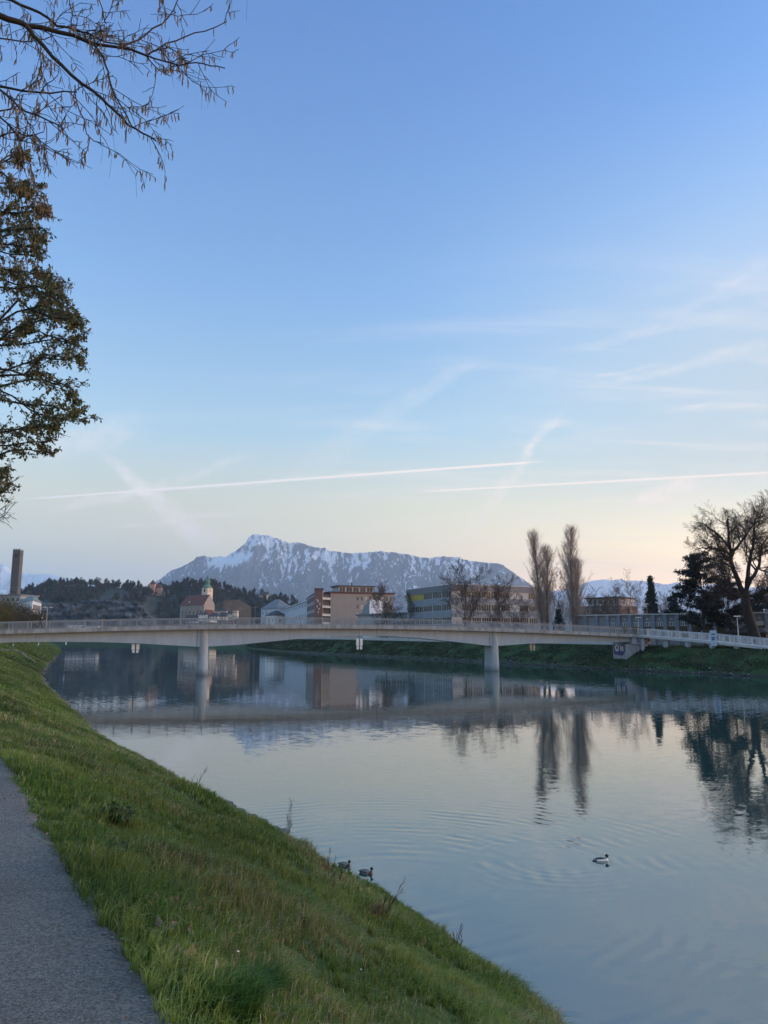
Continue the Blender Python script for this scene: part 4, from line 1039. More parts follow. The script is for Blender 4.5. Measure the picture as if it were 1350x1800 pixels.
# generic gabled or hipped house
def house(name, label, cat, pA, pB, depth, zb, ze, zridge, wall, roof, hip=0., over=.5, win=None, group=None, winpane=GLASS, chimney=0):
    """front from pA to pB (2D), ridge parallel to the front"""
    O = Vector((pA[0], pA[1], zb)); W = seg_len(pA, pB); rz = math.atan2(pB[1]-pA[1], pB[0]-pA[0])
    r = thing(name, label, cat, O, rz, group); he = ze-zb; hr = zridge-zb
    m = MB(); m.prism([(0, 0), (W, 0), (W, depth), (0, depth)], 0, he)
    if hip < .01: 
        for x in (0, W): m.add([(x, 0, he), (x, depth, he), (x, depth/2, hr-.1)], [(0, 1, 2)])
    m.build('wall', wall, r)
    o = over; hx = hip*W; sl = (hr-he)/(depth/2); ez = he-o*sl*.6; m = MB()
    v = [(-o, -o, ez), (W+o, -o, ez), (W+o, depth+o, ez), (-o, depth+o, ez), (hx-o*(hip < .01), depth/2, hr), (W-hx+o*(hip < .01), depth/2, hr)]
    v += [(x, y, z-.22) for x, y, z in v]
    m.add(v, [(0, 1, 5, 4), (1, 2, 5), (2, 3, 4, 5), (3, 0, 4), (6, 10, 11, 7), (7, 11, 8), (8, 11, 10, 9), (9, 10, 6), (0, 6, 7, 1), (1, 7, 8, 2), (2, 8, 9, 3), (3, 9, 6, 0)] if hip > .01 else
          [(0, 1, 5, 4), (2, 3, 4, 5), (6, 10, 11, 7), (8, 11, 10, 9), (0, 6, 7, 1), (2, 8, 9, 3), (0, 4, 10, 6), (4, 3, 9, 10), (1, 7, 11, 5), (5, 11, 8, 2)])
    rf = m.build('roof', roof, r)
    for k in range(chimney):
        x = W*(k+1)/(chimney+1); c = MB(); c.box(x-.5, x+.5, depth*.42-.5, depth*.42+.5, hr-1.5, hr+1.3); c.build('chimney', wall, rf)
    if win:
        nx, nz, ww, wh = win
        for j in range(nz):
            for i in range(nx):
                cx = W*(i+.5)/nx; cz = he*(j+.55)/nz; window(r, (0, 0), (W, 0), cx-ww/2, cx+ww/2, cz-wh/2, cz+wh/2, 2, pane=winpane)
        nd = max(1, int(depth/(W/nx)))
        for j in range(nz):
            for i in range(nd):
                cy = depth*(i+.5)/nd; cz = he*(j+.55)/nz
                window(r, (0, depth), (0, 0), cy-ww/2, cy+ww/2, cz-wh/2, cz+wh/2, 2, pane=winpane)
                window(r, (W, 0), (W, depth), cy-ww/2, cy+ww/2, cz-wh/2, cz+wh/2, 2, pane=winpane)
    return r
PBL = mat('pale_blue_wall', (.46, .50, .56), .75, var=.05, scale=.3); GRF = mat('grey_metal_roof', (.13, .14, .155), .5, var=.1, scale=.5); SLT = mat('slate_roof', (.05, .05, .056), .8, var=.15, scale=.6)
CREAM = mat('cream_render', (.60, .54, .44), .85, var=.05, scale=.3); PINK = mat('pink_render', (.46, .28, .22), .85, var=.07, scale=.3); RTL = mat('red_tile_roof', (.13, .048, .036), .9, var=.25, scale=.8)
WRD = mat('white_render', (.74, .74, .74), .85, var=.05, scale=.3)
# long pale blue hall receding to the bend
pA = at(482, 1062, 620); pB = at(540, 1047, 432)
r = house('long_hall', 'long pale blue four storey building with bright metal roof left of the beige block', 'building', pA, pB, 22, 4.6, at(540, 1056, 432).z, at(540, 1050.0, 432).z+2.5, PBL, mat('bright_metal_roof', (.42, .45, .48), .4, var=.15, scale=.4), 0, .6, (15, 4, 3.2, 2.0), chimney=0)
pA = at(459, 1070, 610); pB = at(486, 1070, 595)
house('gabled_house', 'pale gabled house with a grey pyramid roof at the left end of the long hall', 'house', pA, pB, 16, 4.6, at(470, 1069, 602).z, at(476, 1053, 602).z, PBL, GRF, .35, .6, (4, 3, 1.4, 1.8))
pA = at(468, 1080, 545); pB = at(483, 1080, 537)
house('small_house', 'small pale house with a dark hipped roof in front of the gabled house', 'house', pA, pB, 9, 4.6, at(470, 1081, 541).z, at(476, 1073, 541).z, WRD, SLT, .3, .5, (2, 2, 1.2, 1.5))
# pale blue wedge-roofed hall
A = at(637, 1055, 316); B = at(649.5, 1055, 310); Cq = at(668, 1055, 316); O = Vector((A.x, A.y, 4.3)); zt = at(649, 1054.5, 310).z-4.3; zl = at(637, 1072, 316).z-4.3
hb = thing('wedge_hall', 'pale blue hall with a slanting roof edge behind the domed bare tree', 'building', O)
a2, b2, c2 = Vector((0, 0)), Vector(rel(B, O)), Vector(rel(Cq, O)); d2 = Vector(rel(at(655, 1055, 328), O))
m = MB(); m.prism([a2, b2, d2, a2+(d2-b2)], 0, [zl, zt, zt, zl]); m.build('slanted_wall', mat('grey_green_wall', (.22, .25, .27), .8, var=.06, scale=.3), hb)
m = MB(); m.prism([b2+Vector((.02, 0)), c2, c2+Vector((1, 10)), b2+Vector((.02, 10))], 0, zt+.1); m.build('white_wall', mat('pale_blue_render', (.45, .52, .62), .7, var=.04, scale=.3), hb)
window(hb, a2, b2, .6, seg_len(a2, b2)-.3, zl*.38, zl*.75, 2, frame=BLUEG)
# low connecting building and round-ended pavilion
A = at(628, 1080, 308); B = at(722, 1080, 284); O = Vector((A.x, A.y, 4.2)); W = seg_len(A, B); rz = math.atan2(B.y-A.y, B.x-A.x); hh_ = at(675, 1078, 296).z-4.2
lb = thing('low_wing', 'low grey flat-roofed wing with a strip of dark windows between the two office blocks', 'building', O, rz)
m = MB(); m.prism([(0, 0), (W, 0), (W, 12), (0, 12)], 0, hh_-.6); m.build('wall', LGY, lb); m = MB(); m.prism([(-.5, -.5), (W+.5, -.5), (W+.5, 12.5), (-.5, 12.5)], hh_-.6, hh_); m.build('roof', CLAD, lb)
for k in range(6): window(lb, (0, 0), (W, 0), W*.35+k*W*.1+.1, W*.35+(k+1)*W*.1-.1, hh_*.5, hh_*.5+1.9, 2)
c = at(655, 1118, 298); O = Vector((c.x, c.y, 4.6))
pv_ = thing('round_pavilion', 'low white round-walled pavilion seen under the middle span of the bridge', 'pavilion', O)
m = MB(); m.lathe([(3.6, 0), (3.6, 2.3)], n=28); m.build('wall', WRD, pv_); m = MB(); m.lathe([(3.9, 2.303), (3.9, 2.6), (.1, 2.75)], n=28); m.build('roof', CLAD, pv_)

# long low hall with pilasters
A = at(1010, 1081, 172); B = at(1420, 1088.5, 150); O = Vector((A.x, A.y, 3.7)); W = seg_len(A, B); rz = math.atan2(B.y-A.y, B.x-A.x); hh_ = A.z-3.7
sh = thing('sports_hall', 'long low grey hall with pilasters and small square windows behind the ramp', 'hall', O, rz)
HALL = mat('grey_hall_wall', (.19, .20, .23), .8, var=.08, scale=.4); WOOD = mat('brown_timber_panel', (.085, .058, .032), .8, var=.25, scale=1)
m = MB(); m.prism([(0, 0), (W, 0), (W, 16), (0, 16)], 0, hh_-.25); m.build('wall', HALL, sh)
m = MB(); m.prism([(-.3, -.5), (W+.3, -.5), (W+.3, 16.3), (-.3, 16.3)], hh_-.25, hh_); m.build('roof', CONCP, sh)
n = 19; bw = W/n
for k in range(n+1): wallbox(sh, (0, 0), (W, 0), k*bw-.35, k*bw+.35, 0, hh_-.26, mat('pilaster_blue_grey', (.17, .20, .26), .8), 'pilaster', d1=.45)
for k in range(3, n):
    for j in range(3): window(sh, (0, 0), (W, 0), k*bw+.5+j*(bw-1.0)/3, k*bw+.5+(j+1)*(bw-1.0)/3-.06, hh_-2.6, hh_-1.8, 1, t=.065, pane=BLIND if k in (10, 11, 13, 15) else GLASS)
    wallbox(sh, (0, 0), (W, 0), k*bw+.5, k*bw+bw-.5, hh_-5, hh_-2.62, WOOD, 'timber_panel', d1=.05)
    m = MB(); m.box(-.09, .09, -.12, 0, -.09, .09); m.build('wall_lamp', WHITE, sh, False, (k*bw+bw/2, -.02, hh_-1.1))
# dark hut behind the ramp
pA = at(1272, 1100, 149); pB = at(1345, 1100, 144)
house('dark_hut', 'low dark hut with a hipped roof at the foot of the great bare tree', 'hut', pA, pB, 6, 3.7, at(1300, 1111, 147).z, at(1300, 1103, 147).z, mat('dark_timber', (.03, .025, .022), .9), mat('dark_hut_roof', (.035, .028, .028), .9), .22, .4)
# flat building far right beyond
A = at(1018, 1051, 330); B = at(1088, 1052, 318); O = Vector((A.x, A.y, 4)); W = seg_len(A, B); rz = math.atan2(B.y-A.y, B.x-A.x); zt = A.z-4
fb = thing('terraced_block', 'brown flat-roofed block with stepped terraces beyond the low hall', 'building', O, rz)
BRW = mat('brown_block_wall', (.13, .10, .09), .85, var=.1, scale=.3)
m = MB(); m.prism([(0, 0), (W, 0), (W, 18), (0, 18)], 0, zt-3.6); m.build('wall', BRW, fb)
m = MB(); m.prism([(W*.15, 2), (W*.95, 2), (W*.95, 16), (W*.15, 16)], zt-3.6, zt-.5); m.build('top_storey', LGY, fb)
m = MB(); m.prism([(W*.10, .5), (W, .5), (W, 17), (W*.10, 17)], zt-.5, zt); m.build('roof', DRF, fb)
for k in range(6): window(fb, (W*.15, 2), (W*.95, 2), k*W*.8/6+.4, (k+1)*W*.8/6-.4, zt-2.9, zt-1.0, 2)
for j in range(2):
    for k in range(7): window(fb, (0, 0), (W, 0), k*W/7+.6, (k+1)*W/7-.6, zt-6.6-j*3.6, zt-4.8-j*3.6, 2)

# low wall along the quay
qp = [(445, 1127.0), (507, 1124.2), (575, 1125.6), (662, 1128.2), (740, 1130.2), (801, 1131.8), (861, 1133.4), (930, 1134.6), (1000, 1136.0), (1075, 1135.0)]
pts = []
for x, y in qp:
    d = ray(x, y); qv = None
    for Yt in np.arange(120, 900, 1.):        # where this sight line meets the top edge of the far bank
        p = at(x, y, Yt); q, w = qw(p)
        if w > w_far(q)+10.3: qv = (q, w); break
    if qv: q, w = qv; X_, Y_ = unqw(q, w); pts.append(Vector((X_, Y_, z_far(q)*1.0)))
qwl = thing('quay_wall', 'low pale concrete wall along the top of the far bank', 'wall', pts[0])
pl_ = [p-pts[0] for p in pts]
slab(pl_, off(pl_, .35), 1.0, -.6).build('wall', CONCP, qwl)

# ------------------------------------------------------------ brick-grey chimney tower and works at the left
TD = 400
A = at(16.8, 1043, TD); B = at(30.0, 1043, TD); zt = at(31, 967, TD).z
O = Vector((A.x, A.y, 5.0)); W = seg_len(A, B)
tw_ = thing('concrete_tower', 'tall slab-like grey concrete tower rising above the left riverbank', 'tower', O, 0)
TCO = mat('tower_concrete', (.078, .080, .084), .9, scale=.25, col2=(.125, .127, .13), stretch=(.1, .1, 1.6))
m = MB(); m.prism([(0, 0), (W, 0), (W, 3.6), (0, 3.6)], 0, zt-5); m.build('shaft', TCO, tw_)
m = MB(); m.prism([(-.08, -.08), (W+.08, -.08), (W+.08, 3.68), (-.08, 3.68)], zt-5, zt-4.3); m.build('cap', CONC, tw_)
window(tw_, (0, 0), (W, 0), W*.28, W*.72, zt-5-4.0, zt-5-2.1, 3, frame=TER)
for k in (.2, .5): window(tw_, (0, 0), (W, 0), W*k, W*k+.7, at(20, 1041, TD).z-5, at(20, 1039, TD).z-5, 1, frame=DARKM)
c0, c1, c2_ = at(36, 1050, 372), at(57.5, 1056, 352), at(73, 1060, 372)
O = Vector((c1.x, c1.y, 5)); ze = at(57.5, 1056, 352).z-5; zr_ = at(57, 1047, 352).z-5+1.0
wk = thing('white_works', 'white works building with a hipped grey-green roof at the foot of the concrete tower', 'building', O)
a2, b2, c2 = Vector(rel(c0, O)), Vector((0, 0)), Vector(rel(c2_, O)); d2 = a2+c2
m = MB(); m.prism([a2, b2, c2, d2], 0, ze); m.build('wall', WHITE, wk)
q = outset([a2, b2, c2, d2], .8); cm = sum(q, Vector((0, 0)))/4; e1 = cm.lerp((a2+d2)/2, .5); e2 = cm.lerp((b2+c2)/2, .25)
m = MB(); m.add([(p.x, p.y, ze) for p in q]+[(e1.x, e1.y, zr_), (e2.x, e2.y, zr_)], [(0, 1, 5, 4), (1, 2, 5), (2, 3, 4, 5), (3, 0, 4), (3, 2, 1, 0)]); m.build('roof', mat('green_grey_roof', (.16, .19, .17), .7, var=.12, scale=.5), wk)
L = seg_len(b2, c2)
for k in range(4): window(wk, b2, c2, L*(.08+k*.22), L*(.08+k*.22)+L*.19, ze-4.2, ze-1.6, 2, frame=BEI, pane=mat('brown_blind', (.20, .14, .12), .8))
L = seg_len(a2, b2)
for k in range(3): window(wk, a2, b2, L*(.2+k*.28), L*(.2+k*.28)+1.0, ze-3.2, ze-1.6, 1)
A = at(-30, 1046, 385); B = at(36, 1046, 378); O = Vector((A.x, A.y, 5)); W = seg_len(A, B); zt = at(10, 1045, 380).z-5
gk = thing('grey_works', 'long grey flat-roofed works building behind the brown shrubs, left of the white one', 'building', O, math.atan2(B.y-A.y, B.x-A.x))
m = MB(); m.prism([(0, 0), (W, 0), (W, 12), (0, 12)], 0, zt-.7); m.build('wall', LGY, gk); m = MB(); m.prism([(-.5, -.5), (W+.5, -.5), (W+.5, 12.5), (-.5, 12.5)], zt-.7, zt); m.build('roof', CLAD, gk)
for k in range(8): window(gk, (0, 0), (W, 0), W*k/8+.6, W*(k+1)/8-.6, zt-3.4, zt-1.6, 2)

# ------------------------------------------------------------ hill with wood, cliff and houses
hx = [(20,1062),(48,1052),(58,1042),(70,1037),(84,1042),(95,1036),(110,1031),(145,1031),(200,1034),(245,1036),(262,1040),(300,1040),(330,1034),(350,1028),(372,1030),(395,1036),(410,1041),(440,1050),(470,1055),(500,1058),(530,1066),(560,1075),(640,1100)]
NXH = 480; hpx = np.linspace(20, 640, NXH); hpy = np.interp(hpx, [a for a, b in hx], [b for a, b in hx])
HY0, HY1 = 1130., 1430.
hs = np.concatenate([np.linspace(0, .2, 56), np.linspace(.21, 1.35, 70)]); G_, S_ = np.meshgrid(np.arange(NXH), hs, indexing='ij')
tanx = (hpx-675)/1350*1.014; HH = np.array([at(x, y, HY1).z for x, y in zip(hpx, hpy)])
yy = HY0+(HY1-HY0)*S_; cliffk = np.clip((hpx-70)/25, 0, 1)*np.clip((330-hpx)/50, 0, 1)
ctop = np.array([at(x, 1058+3*math.sin(x*.05), HY0+45).z for x in hpx])
def smooth(x): x = np.clip(x, 0, 1); return x*x*(3-2*x)
cl = smooth((S_-.06+.03*fbm(hpx[G_]*.12, S_*3, 3, 71))/.10)
zc_ = 5+(ctop[G_]-5)*cl; zc_ = np.where(S_ > .17, ctop[G_]+(HH[G_]-ctop[G_])*smooth((S_-.17)/.83)**.8, zc_)
zs_ = 5+(HH[G_]-5)*smooth(S_)**.9
z = zs_*(1-cliffk[G_])+zc_*cliffk[G_]; z = np.where(S_ > 1, HH[G_]-(S_-1)*120, z)
z = z+(fbm(hpx[G_]*.15, S_*14, 4, 77)-.5)*6*np.clip(S_*6, 0, 1)
xx = tanx[G_]*HY1*(.86+.14*S_); xx = xx+(fbm(hpx[G_]*.2, z*.06, 4, 79)-.5)*4; yc = yy+(fbm(hpx[G_]*.16+z*.09, z*.16-hpx[G_]*.05, 6, 78, .62)-.5)*30*cliffk[G_]*np.clip((.3-S_)*8, 0, 1)*np.clip(S_*12, 0, 1)
rockm = cliffk[G_]*np.clip((.19-S_)*30, 0, 1)
C = np.array((.035, .038, .024))*(1-rockm[..., None])+np.array((.15, .155, .16))*rockm[..., None]*np.clip(3.2*(fbm(xx*.018+z*.035, z*.11-xx*.012, 6, 80, .68, True)-.46),.12,1.5)[..., None]
HP = np.stack([xx, yc, z], -1)
tag(link('wooded_hill', gridmesh('wooded_hill', HP, mat('hill_ground', (.8, .8, .8), .95, scale=.05, col2=(1, 1, 1), attr=True), True, C)), kind='structure')
def hill_z(ix, iy): return HP[ix, iy]
# trees on the hill: four mesh kinds
WB = mat('wood_brown_crown', (.050, .038, .030), .95, var=.35, scale=.12); WG = mat('wood_green_crown', (.024, .034, .018), .95, var=.4, scale=.12); WD = mat('wood_dark_crown', (.014, .022, .016), .95, var=.4, scale=.12); WO = mat('wood_olive_crown', (.05, .055, .022), .95, var=.35, scale=.12)
def crown_pts(rng, H, W, n, conic=False, lobes=7):
    r = np.random.default_rng(rng); L = []
    for k in range(lobes):
        f = r.uniform(.3, .92); a = r.uniform(0, 6.283); rad = W/2*(1-f if conic else math.sin(math.pi*min(1, .2+f*.75)))*r.uniform(.2, .75); L.append((math.cos(a)*rad, math.sin(a)*rad, H*f, W*r.uniform(.16, .28)))
    pts = []
    for i in range(n):
        x, y, z_, s = L[i % lobes]; v = r.normal(size=3); v /= np.linalg.norm(v); q = r.uniform(.25, 1)**.5; pts.append((x+v[0]*s*q, y+v[1]*s*q, z_+v[2]*s*q*1.15))
    return np.array(pts)
def wood_kind(seed, H, W, m, n=520, conic=False, sz=1.25):
    t = Tree(seed); P = [dict(n=5, k=7, lr=.4, ang=38, wob=.12, up=.1, start=.2, taper=.2, rr=.5, rmin=.1), dict(n=3, k=4, lr=.5, ang=35, wob=.2, up=.1, rmin=.06), dict(n=2, wob=.2, up=.05, rmin=.05)]
    t.grow((0, 0, 0), (0, 0, 1), H*.95, .35, 0, P)
    return t.meshes([('trunk', [0, 1, 2], BARK, 3)])+[('crown', tris('crown', crown_pts(seed, H, W, n, conic), np.full(n, sz), m, seed, 1.1))]
kinds = [wood_kind(81, 15, 10, WB), wood_kind(82, 16, 9, WG), wood_kind(83, 17, 7, WD, 560, True), wood_kind(84, 13, 10, WO), wood_kind(85, 17, 9, WB, 330, sz=.9), wood_kind(86, 12, 11, WG)]
klab = ['brown bare crowned tree on the skyline of the wooded hill', 'green crowned tree on the skyline of the wooded hill', 'dark pointed conifer on the skyline of the wooded hill', 'olive crowned tree on the skyline of the wooded hill', 'thin bare tree on the skyline of the wooded hill', 'broad green tree on the skyline of the wooded hill']
sparse = [wood_kind(91, 15, 10, WB, 240, sz=1.7), wood_kind(92, 16, 10, WG, 260, sz=1.7), wood_kind(93, 17, 7, WD, 260, True, 1.5), wood_kind(94, 13, 11, WO, 240, sz=1.7), wood_kind(95, 17, 9, WB, 200, sz=1.2), wood_kind(96, 12, 12, WG, 260, sz=1.7)]
proto = {}
rg = random.Random(99)
for i in range(104):
    fx = 50+(520-50)*(i+rg.random()*.9)/104
    if 258 < fx < 288 or (66 < fx < 78): continue
    ix = int((fx-20)/620*(NXH-1)); iy = int(np.searchsorted(hs, rg.uniform(.80, 1.0))); p = HP[ix, iy]; k = rg.choice([0, 1, 1, 2, 3, 4, 5, 0, 3])
    sc = rg.uniform(.8, 1.2); loc = (p[0], p[1], p[2]-.5)
    reg = 'left of the watch turret' if fx < 66 else 'between the watch turret and the radio mast' if fx < 111 else 'just right of the radio mast' if fx < 150 else 'above the left half of the cliff' if fx < 200 else 'left of the hilltop villa' if fx < 258 else 'between the hilltop villa and the church tower' if fx < 338 else 'just right of the church tower' if fx < 385 else 'above the fortification wall' if fx < 440 else 'at the low right end of the hill'
    adj = ['brown bare crowned tree', 'green crowned tree', 'dark pointed conifer', 'olive crowned tree', 'thin bare tree', 'broad green tree'][k]
    if k not in proto:
        o_ = proto[k] = plant(thing('hill_tree', 'x', 'tree', loc, 0, 'trees on the skyline of the wooded hill'), kinds[k]); o_.scale = (sc,)*3
    else: o_ = copy_tree(proto[k], None, loc, rg.uniform(0, 6), (sc,)*3)
    o_['label'] = adj+' on the hill skyline '+reg
# the rest of the wood as one mass
def merge(items, name):
    VV, FF, CC, n = [], [], [], 0
    for me, loc, rz, sc, tint in items:
        k = len(me.vertices); v = np.empty(k*3, np.float32); me.vertices.foreach_get('co', v); v = v.reshape(-1, 3)*sc
        c, s_ = math.cos(rz), math.sin(rz); v = np.stack([v[:, 0]*c-v[:, 1]*s_, v[:, 0]*s_+v[:, 1]*c, v[:, 2]], 1)+np.array(loc)
        f = np.empty(len(me.loops), np.int32); me.loops.foreach_get('vertex_index', f); FF.append(f.reshape(-1, 4)+n); VV.append(v); n += k
        CC.append(np.tile(np.array(tint), (k, 1)))
    return np.concatenate(VV), np.concatenate(FF), np.concatenate(CC)
items = []
tints = [(.055, .042, .034), (.026, .036, .02), (.015, .023, .017), (.05, .055, .024), (.06, .046, .04), (.028, .036, .02)]
for i in range(1750):
    fx = rg.uniform(24, 600); u_ = rg.random(); ix = int((fx-20)/620*(NXH-1))
    on_cliff = 78 < fx < 325
    s = rg.uniform(.19, .97) if on_cliff else rg.uniform(.02, .95)
    if on_cliff and rg.random() < .22: s = rg.uniform(.0, .16)
    if 300 < fx < 440 and s < .10: continue
    iy = int(np.searchsorted(hs, s)); p = HP[ix, iy]; k = rg.randrange(6)
    if (208 < fx < 255 or 284 < fx < 302) and .20 < s < .62: continue
    items.append((sparse[k][1][1], (p[0], p[1], p[2]-1), rg.uniform(0, 6), rg.uniform(.55, 1.05)*(.45 if s < .165 and on_cliff else 1), tints[k]))
    if rg.random() < .3: items.append((sparse[k][0][1], (p[0], p[1], p[2]-1), rg.uniform(0, 6), .8, (.05, .04, .035)))
V_, F_, C_ = merge(items, 'woodland')
tag(link('woodland', npmesh('woodland', V_, F_, mat('woodland_foliage', (.75, .75, .75), .95, scale=.1, col2=(1.2, 1.2, 1.2), attr=True), False, C_)), kind='stuff')

def hp(px, py, D): return at(px, py, D)
def hse(px0, px1, ye, yr, yb, D, name, label, cat, wall, roof, depth=10, hip=0., win=(4, 2, 1.3, 1.6), ch=0, slant=0., group=None):
    pA = at(px0, ye, D); pB = at(px1, ye, D+slant)
    return house(name, label, cat, pA, pB, depth, at(px0, yb, D).z, pA.z, at(px0, yr, D).z, wall, roof, hip, .7, win, chimney=ch, group=group)
hse(264, 283, 1033, 1026, 1047, 1330, 'hill_villa', 'pink villa with red roofs and a stair gable on top of the wooded hill', 'villa', PINK, RTL, 14, .2, (5, 2, 1.2, 1.8), 1)
pA = at(263, 1024, 1325); pB = at(272, 1024, 1325)
r = house('villa_tower', 'pink square tower with a red pyramid roof adjoining the hilltop villa', 'tower', pA, pB, 9, at(265, 1045, 1325).z, at(265, 1026, 1325).z, at(265, 1019, 1325).z, PINK, RTL, .45, .5, (2, 3, 1.2, 1.5))
hse(229, 247, 1041, 1037, 1053, 1290, 'white_villa', 'white villa with flat-looking roof among the trees left of the pink villa', 'villa', WRD, SLT, 10, .25, (5, 2, 1.5, 1.6))
hse(212, 222, 1043, 1040, 1050, 1310, 'small_white_house', 'tiny white house left of the white hillside villa', 'house', WRD, SLT, 8, .2, (3, 1, 1.2, 1.4))
hse(288, 297, 1040, 1036, 1048, 1330, 'yellow_house', 'small pale yellow house right of the pink villa', 'house', CREAM, SLT, 8, .2, (2, 2, 1.2, 1.4))
hse(456, 471, 1046, 1040, 1056, 1380, 'hill_house', 'cream gabled house with a dark roof at the right end of the wooded hill', 'house', CREAM, SLT, 10, 0, (4, 2, 1.2, 1.5))
c = at(469.5, 1046, 1375)
sp = thing('church_spire', 'thin dark spire beside the cream house on the hill', 'spire', (c.x, c.y, at(469, 1054, 1375).z)); h_ = at(469, 1035, 1375).z-at(469, 1054, 1375).z
m = MB(); m.box(-1, 1, -1, 1, 0, h_*.45); m.build('base', CREAM, sp); m = MB(); m.lathe([(1.3, h_*.45), (.5, h_*.7), (.06, h_)], n=8); m.build('needle', SLT, sp)
# turret
c = at(70.5, 1035, 1400); zb = at(70, 1044, 1400).z
tr_ = thing('watch_turret', 'small round white turret with a dark cone roof on the left of the hill', 'turret', (c.x, c.y, zb)); hh_ = at(70, 1032, 1400).z-zb
m = MB(); m.lathe([(2.6, 0), (2.6, hh_*.8), (2.9, hh_)], n=14); m.build('wall', WRD, tr_); m = MB(); m.lathe([(3.4, hh_), (1.2, hh_+3.5), (.1, hh_+7.5)], n=14); m.build('roof', SLT, tr_)
c = at(111.5, 1030, 1400); zb = at(111, 1032, 1400).z; ms_ = thing('radio_mast', 'thin lattice radio mast above the trees on the hill', 'mast', (c.x, c.y, zb)); h_ = at(111, 1015, 1400).z-zb
m = MB(); m.bar((-.6, 0, 0), (0, 0, h_), .35); m.bar((.6, 0, 0), (0, 0, h_), .35)
for k in range(5): m.bar((-.5+.08*k, 0, h_*k/6), (.5-.08*k, 0, h_*(k+1)/6), .22)
m.build('mast', DARKM, ms_)
# fortification wall on the slope
fpt = [at(375, 1061, 1120), at(393, 1056, 1120), at(420, 1054, 1135), at(441, 1067, 1150)]
fw = thing('fortification_wall', 'long grey-brown fortification wall on the slope behind the church', 'wall', fpt[0])
FWM = mat('old_stone_wall', (.045, .042, .034), .9, scale=.12, col2=(.10, .09, .072)); m = MB()
for a_, b_ in zip(fpt, fpt[1:]):
    a_ = a_-fpt[0]; b_ = b_-fpt[0]; m.add([(a_.x, a_.y, -28), (b_.x, b_.y, -28), (b_.x, b_.y, b_.z), (a_.x, a_.y, a_.z), (a_.x, a_.y+3, -28), (b_.x, b_.y+3, -28), (b_.x, b_.y+3, b_.z), (a_.x, a_.y+3, a_.z)], [(0,1,2,3),(5,4,7,6),(3,2,6,7),(0,3,7,4),(1,5,6,2)])
m.build('wall', FWM, fw)

# ------------------------------------------------------------ church
CD = 980
A = at(316, 1083, CD+22); B = at(358, 1083, CD); O = Vector((A.x, A.y, 8)); W = seg_len(A, B); rz = math.atan2(B.y-A.y, B.x-A.x)
he = at(340, 1062, CD).z-8; hr = at(340, 1044.5, CD).z-8
ch = thing('church', 'church with steep red roof, gothic windows and a green domed tower below the hill', 'church', O, rz); dp = 19
CHW = mat('church_render', (.31, .27, .235), .9, var=.1, scale=.2)
m = MB(); m.prism([(0, 0), (W, 0), (W, dp), (0, dp)], 0, he)
m.add([(W, 0, he), (W, dp, he), (W, dp/2, hr+.4)], [(0, 1, 2)]); m.add([(0, 0, he), (0, dp, he), (4, dp/2, hr-1)], [(0, 1, 2)]); m.build('wall', CHW, ch)
m = MB(); v = [(-1, -.8, he-.7), (W-.3, -.8, he-.7), (W-.3, dp/2, hr), (4, dp/2, hr), (-1, dp+.8, he-.7), (W-.3, dp+.8, he-.7)]
m.add(v+[(x, y, z_-.5) for x, y, z_ in v], [(0, 1, 2, 3), (3, 2, 5, 4), (0, 3, 4), (6, 9, 8, 7), (9, 10, 11, 8), (6, 10, 9), (0, 6, 7, 1), (4, 5, 11, 10), (0, 4, 10, 6), (1, 7, 8, 2), (2, 8, 11, 5)]); rf = m.build('roof', RTL, ch)
m = MB(); m.box(W*.33-1, W*.33+1, 2.0, 4.0, he+1.8, he+4.2); m.build('dormer', WRD, rf)
for k in range(6):
    x = W*(.10+.155*k); m = MB(); h0, h1 = he*.30, he*.78
    m.add([(x-.8, -.06, h0), (x+.8, -.06, h0), (x+.8, -.06, h1), (x+.45, -.06, h1+1.1), (x, -.06, h1+1.6), (x-.45, -.06, h1+1.1), (x-.8, -.06, h1)], [tuple(range(7))]); m.build('gothic_window', GLASS, ch)
    m = MB(); m.box(x+1.6, x+2.3, -1.0, 0, 0, he-2.5); m.build('buttress', CHW, ch)
m = MB(); m.prism([(W*.30, -8), (W*.78, -8), (W*.78, -.0), (W*.30, -.0)], 0, he*.42); m.build('side_chapel', CHW, ch)
m = MB(); m.add([(W*.28, -8.5, he*.42), (W*.80, -8.5, he*.42), (W*.80, -.1, he*.68), (W*.28, -.1, he*.68), (W*.28, -8.5, he*.38), (W*.80, -8.5, he*.38), (W*.80, -.1, he*.38), (W*.28, -.1, he*.38)], [(0,1,2,3),(0,4,5,1),(1,5,6,2),(0,3,7,4),(2,6,7,3)]); m.build('chapel_roof', SLT, ch)
m = MB(); m.prism([(W, 3), (W+9, 3), (W+9, 15), (W, 15)], 0, he*.62); m.build('porch', CREAM, ch)
m = MB(); m.add([(W-.1, 2.3, he*.84), (W+9.6, 2.3, he*.60), (W+9.6, 15.7, he*.60), (W-.1, 15.7, he*.84), (W-.1, 2.3, he*.56), (W+9.6, 2.3, he*.56), (W+9.6, 15.7, he*.56), (W-.1, 15.7, he*.56)], [(0,1,2,3),(0,4,5,1),(1,5,6,2),(2,6,7,3)]); m.build('porch_roof', RTL, ch)
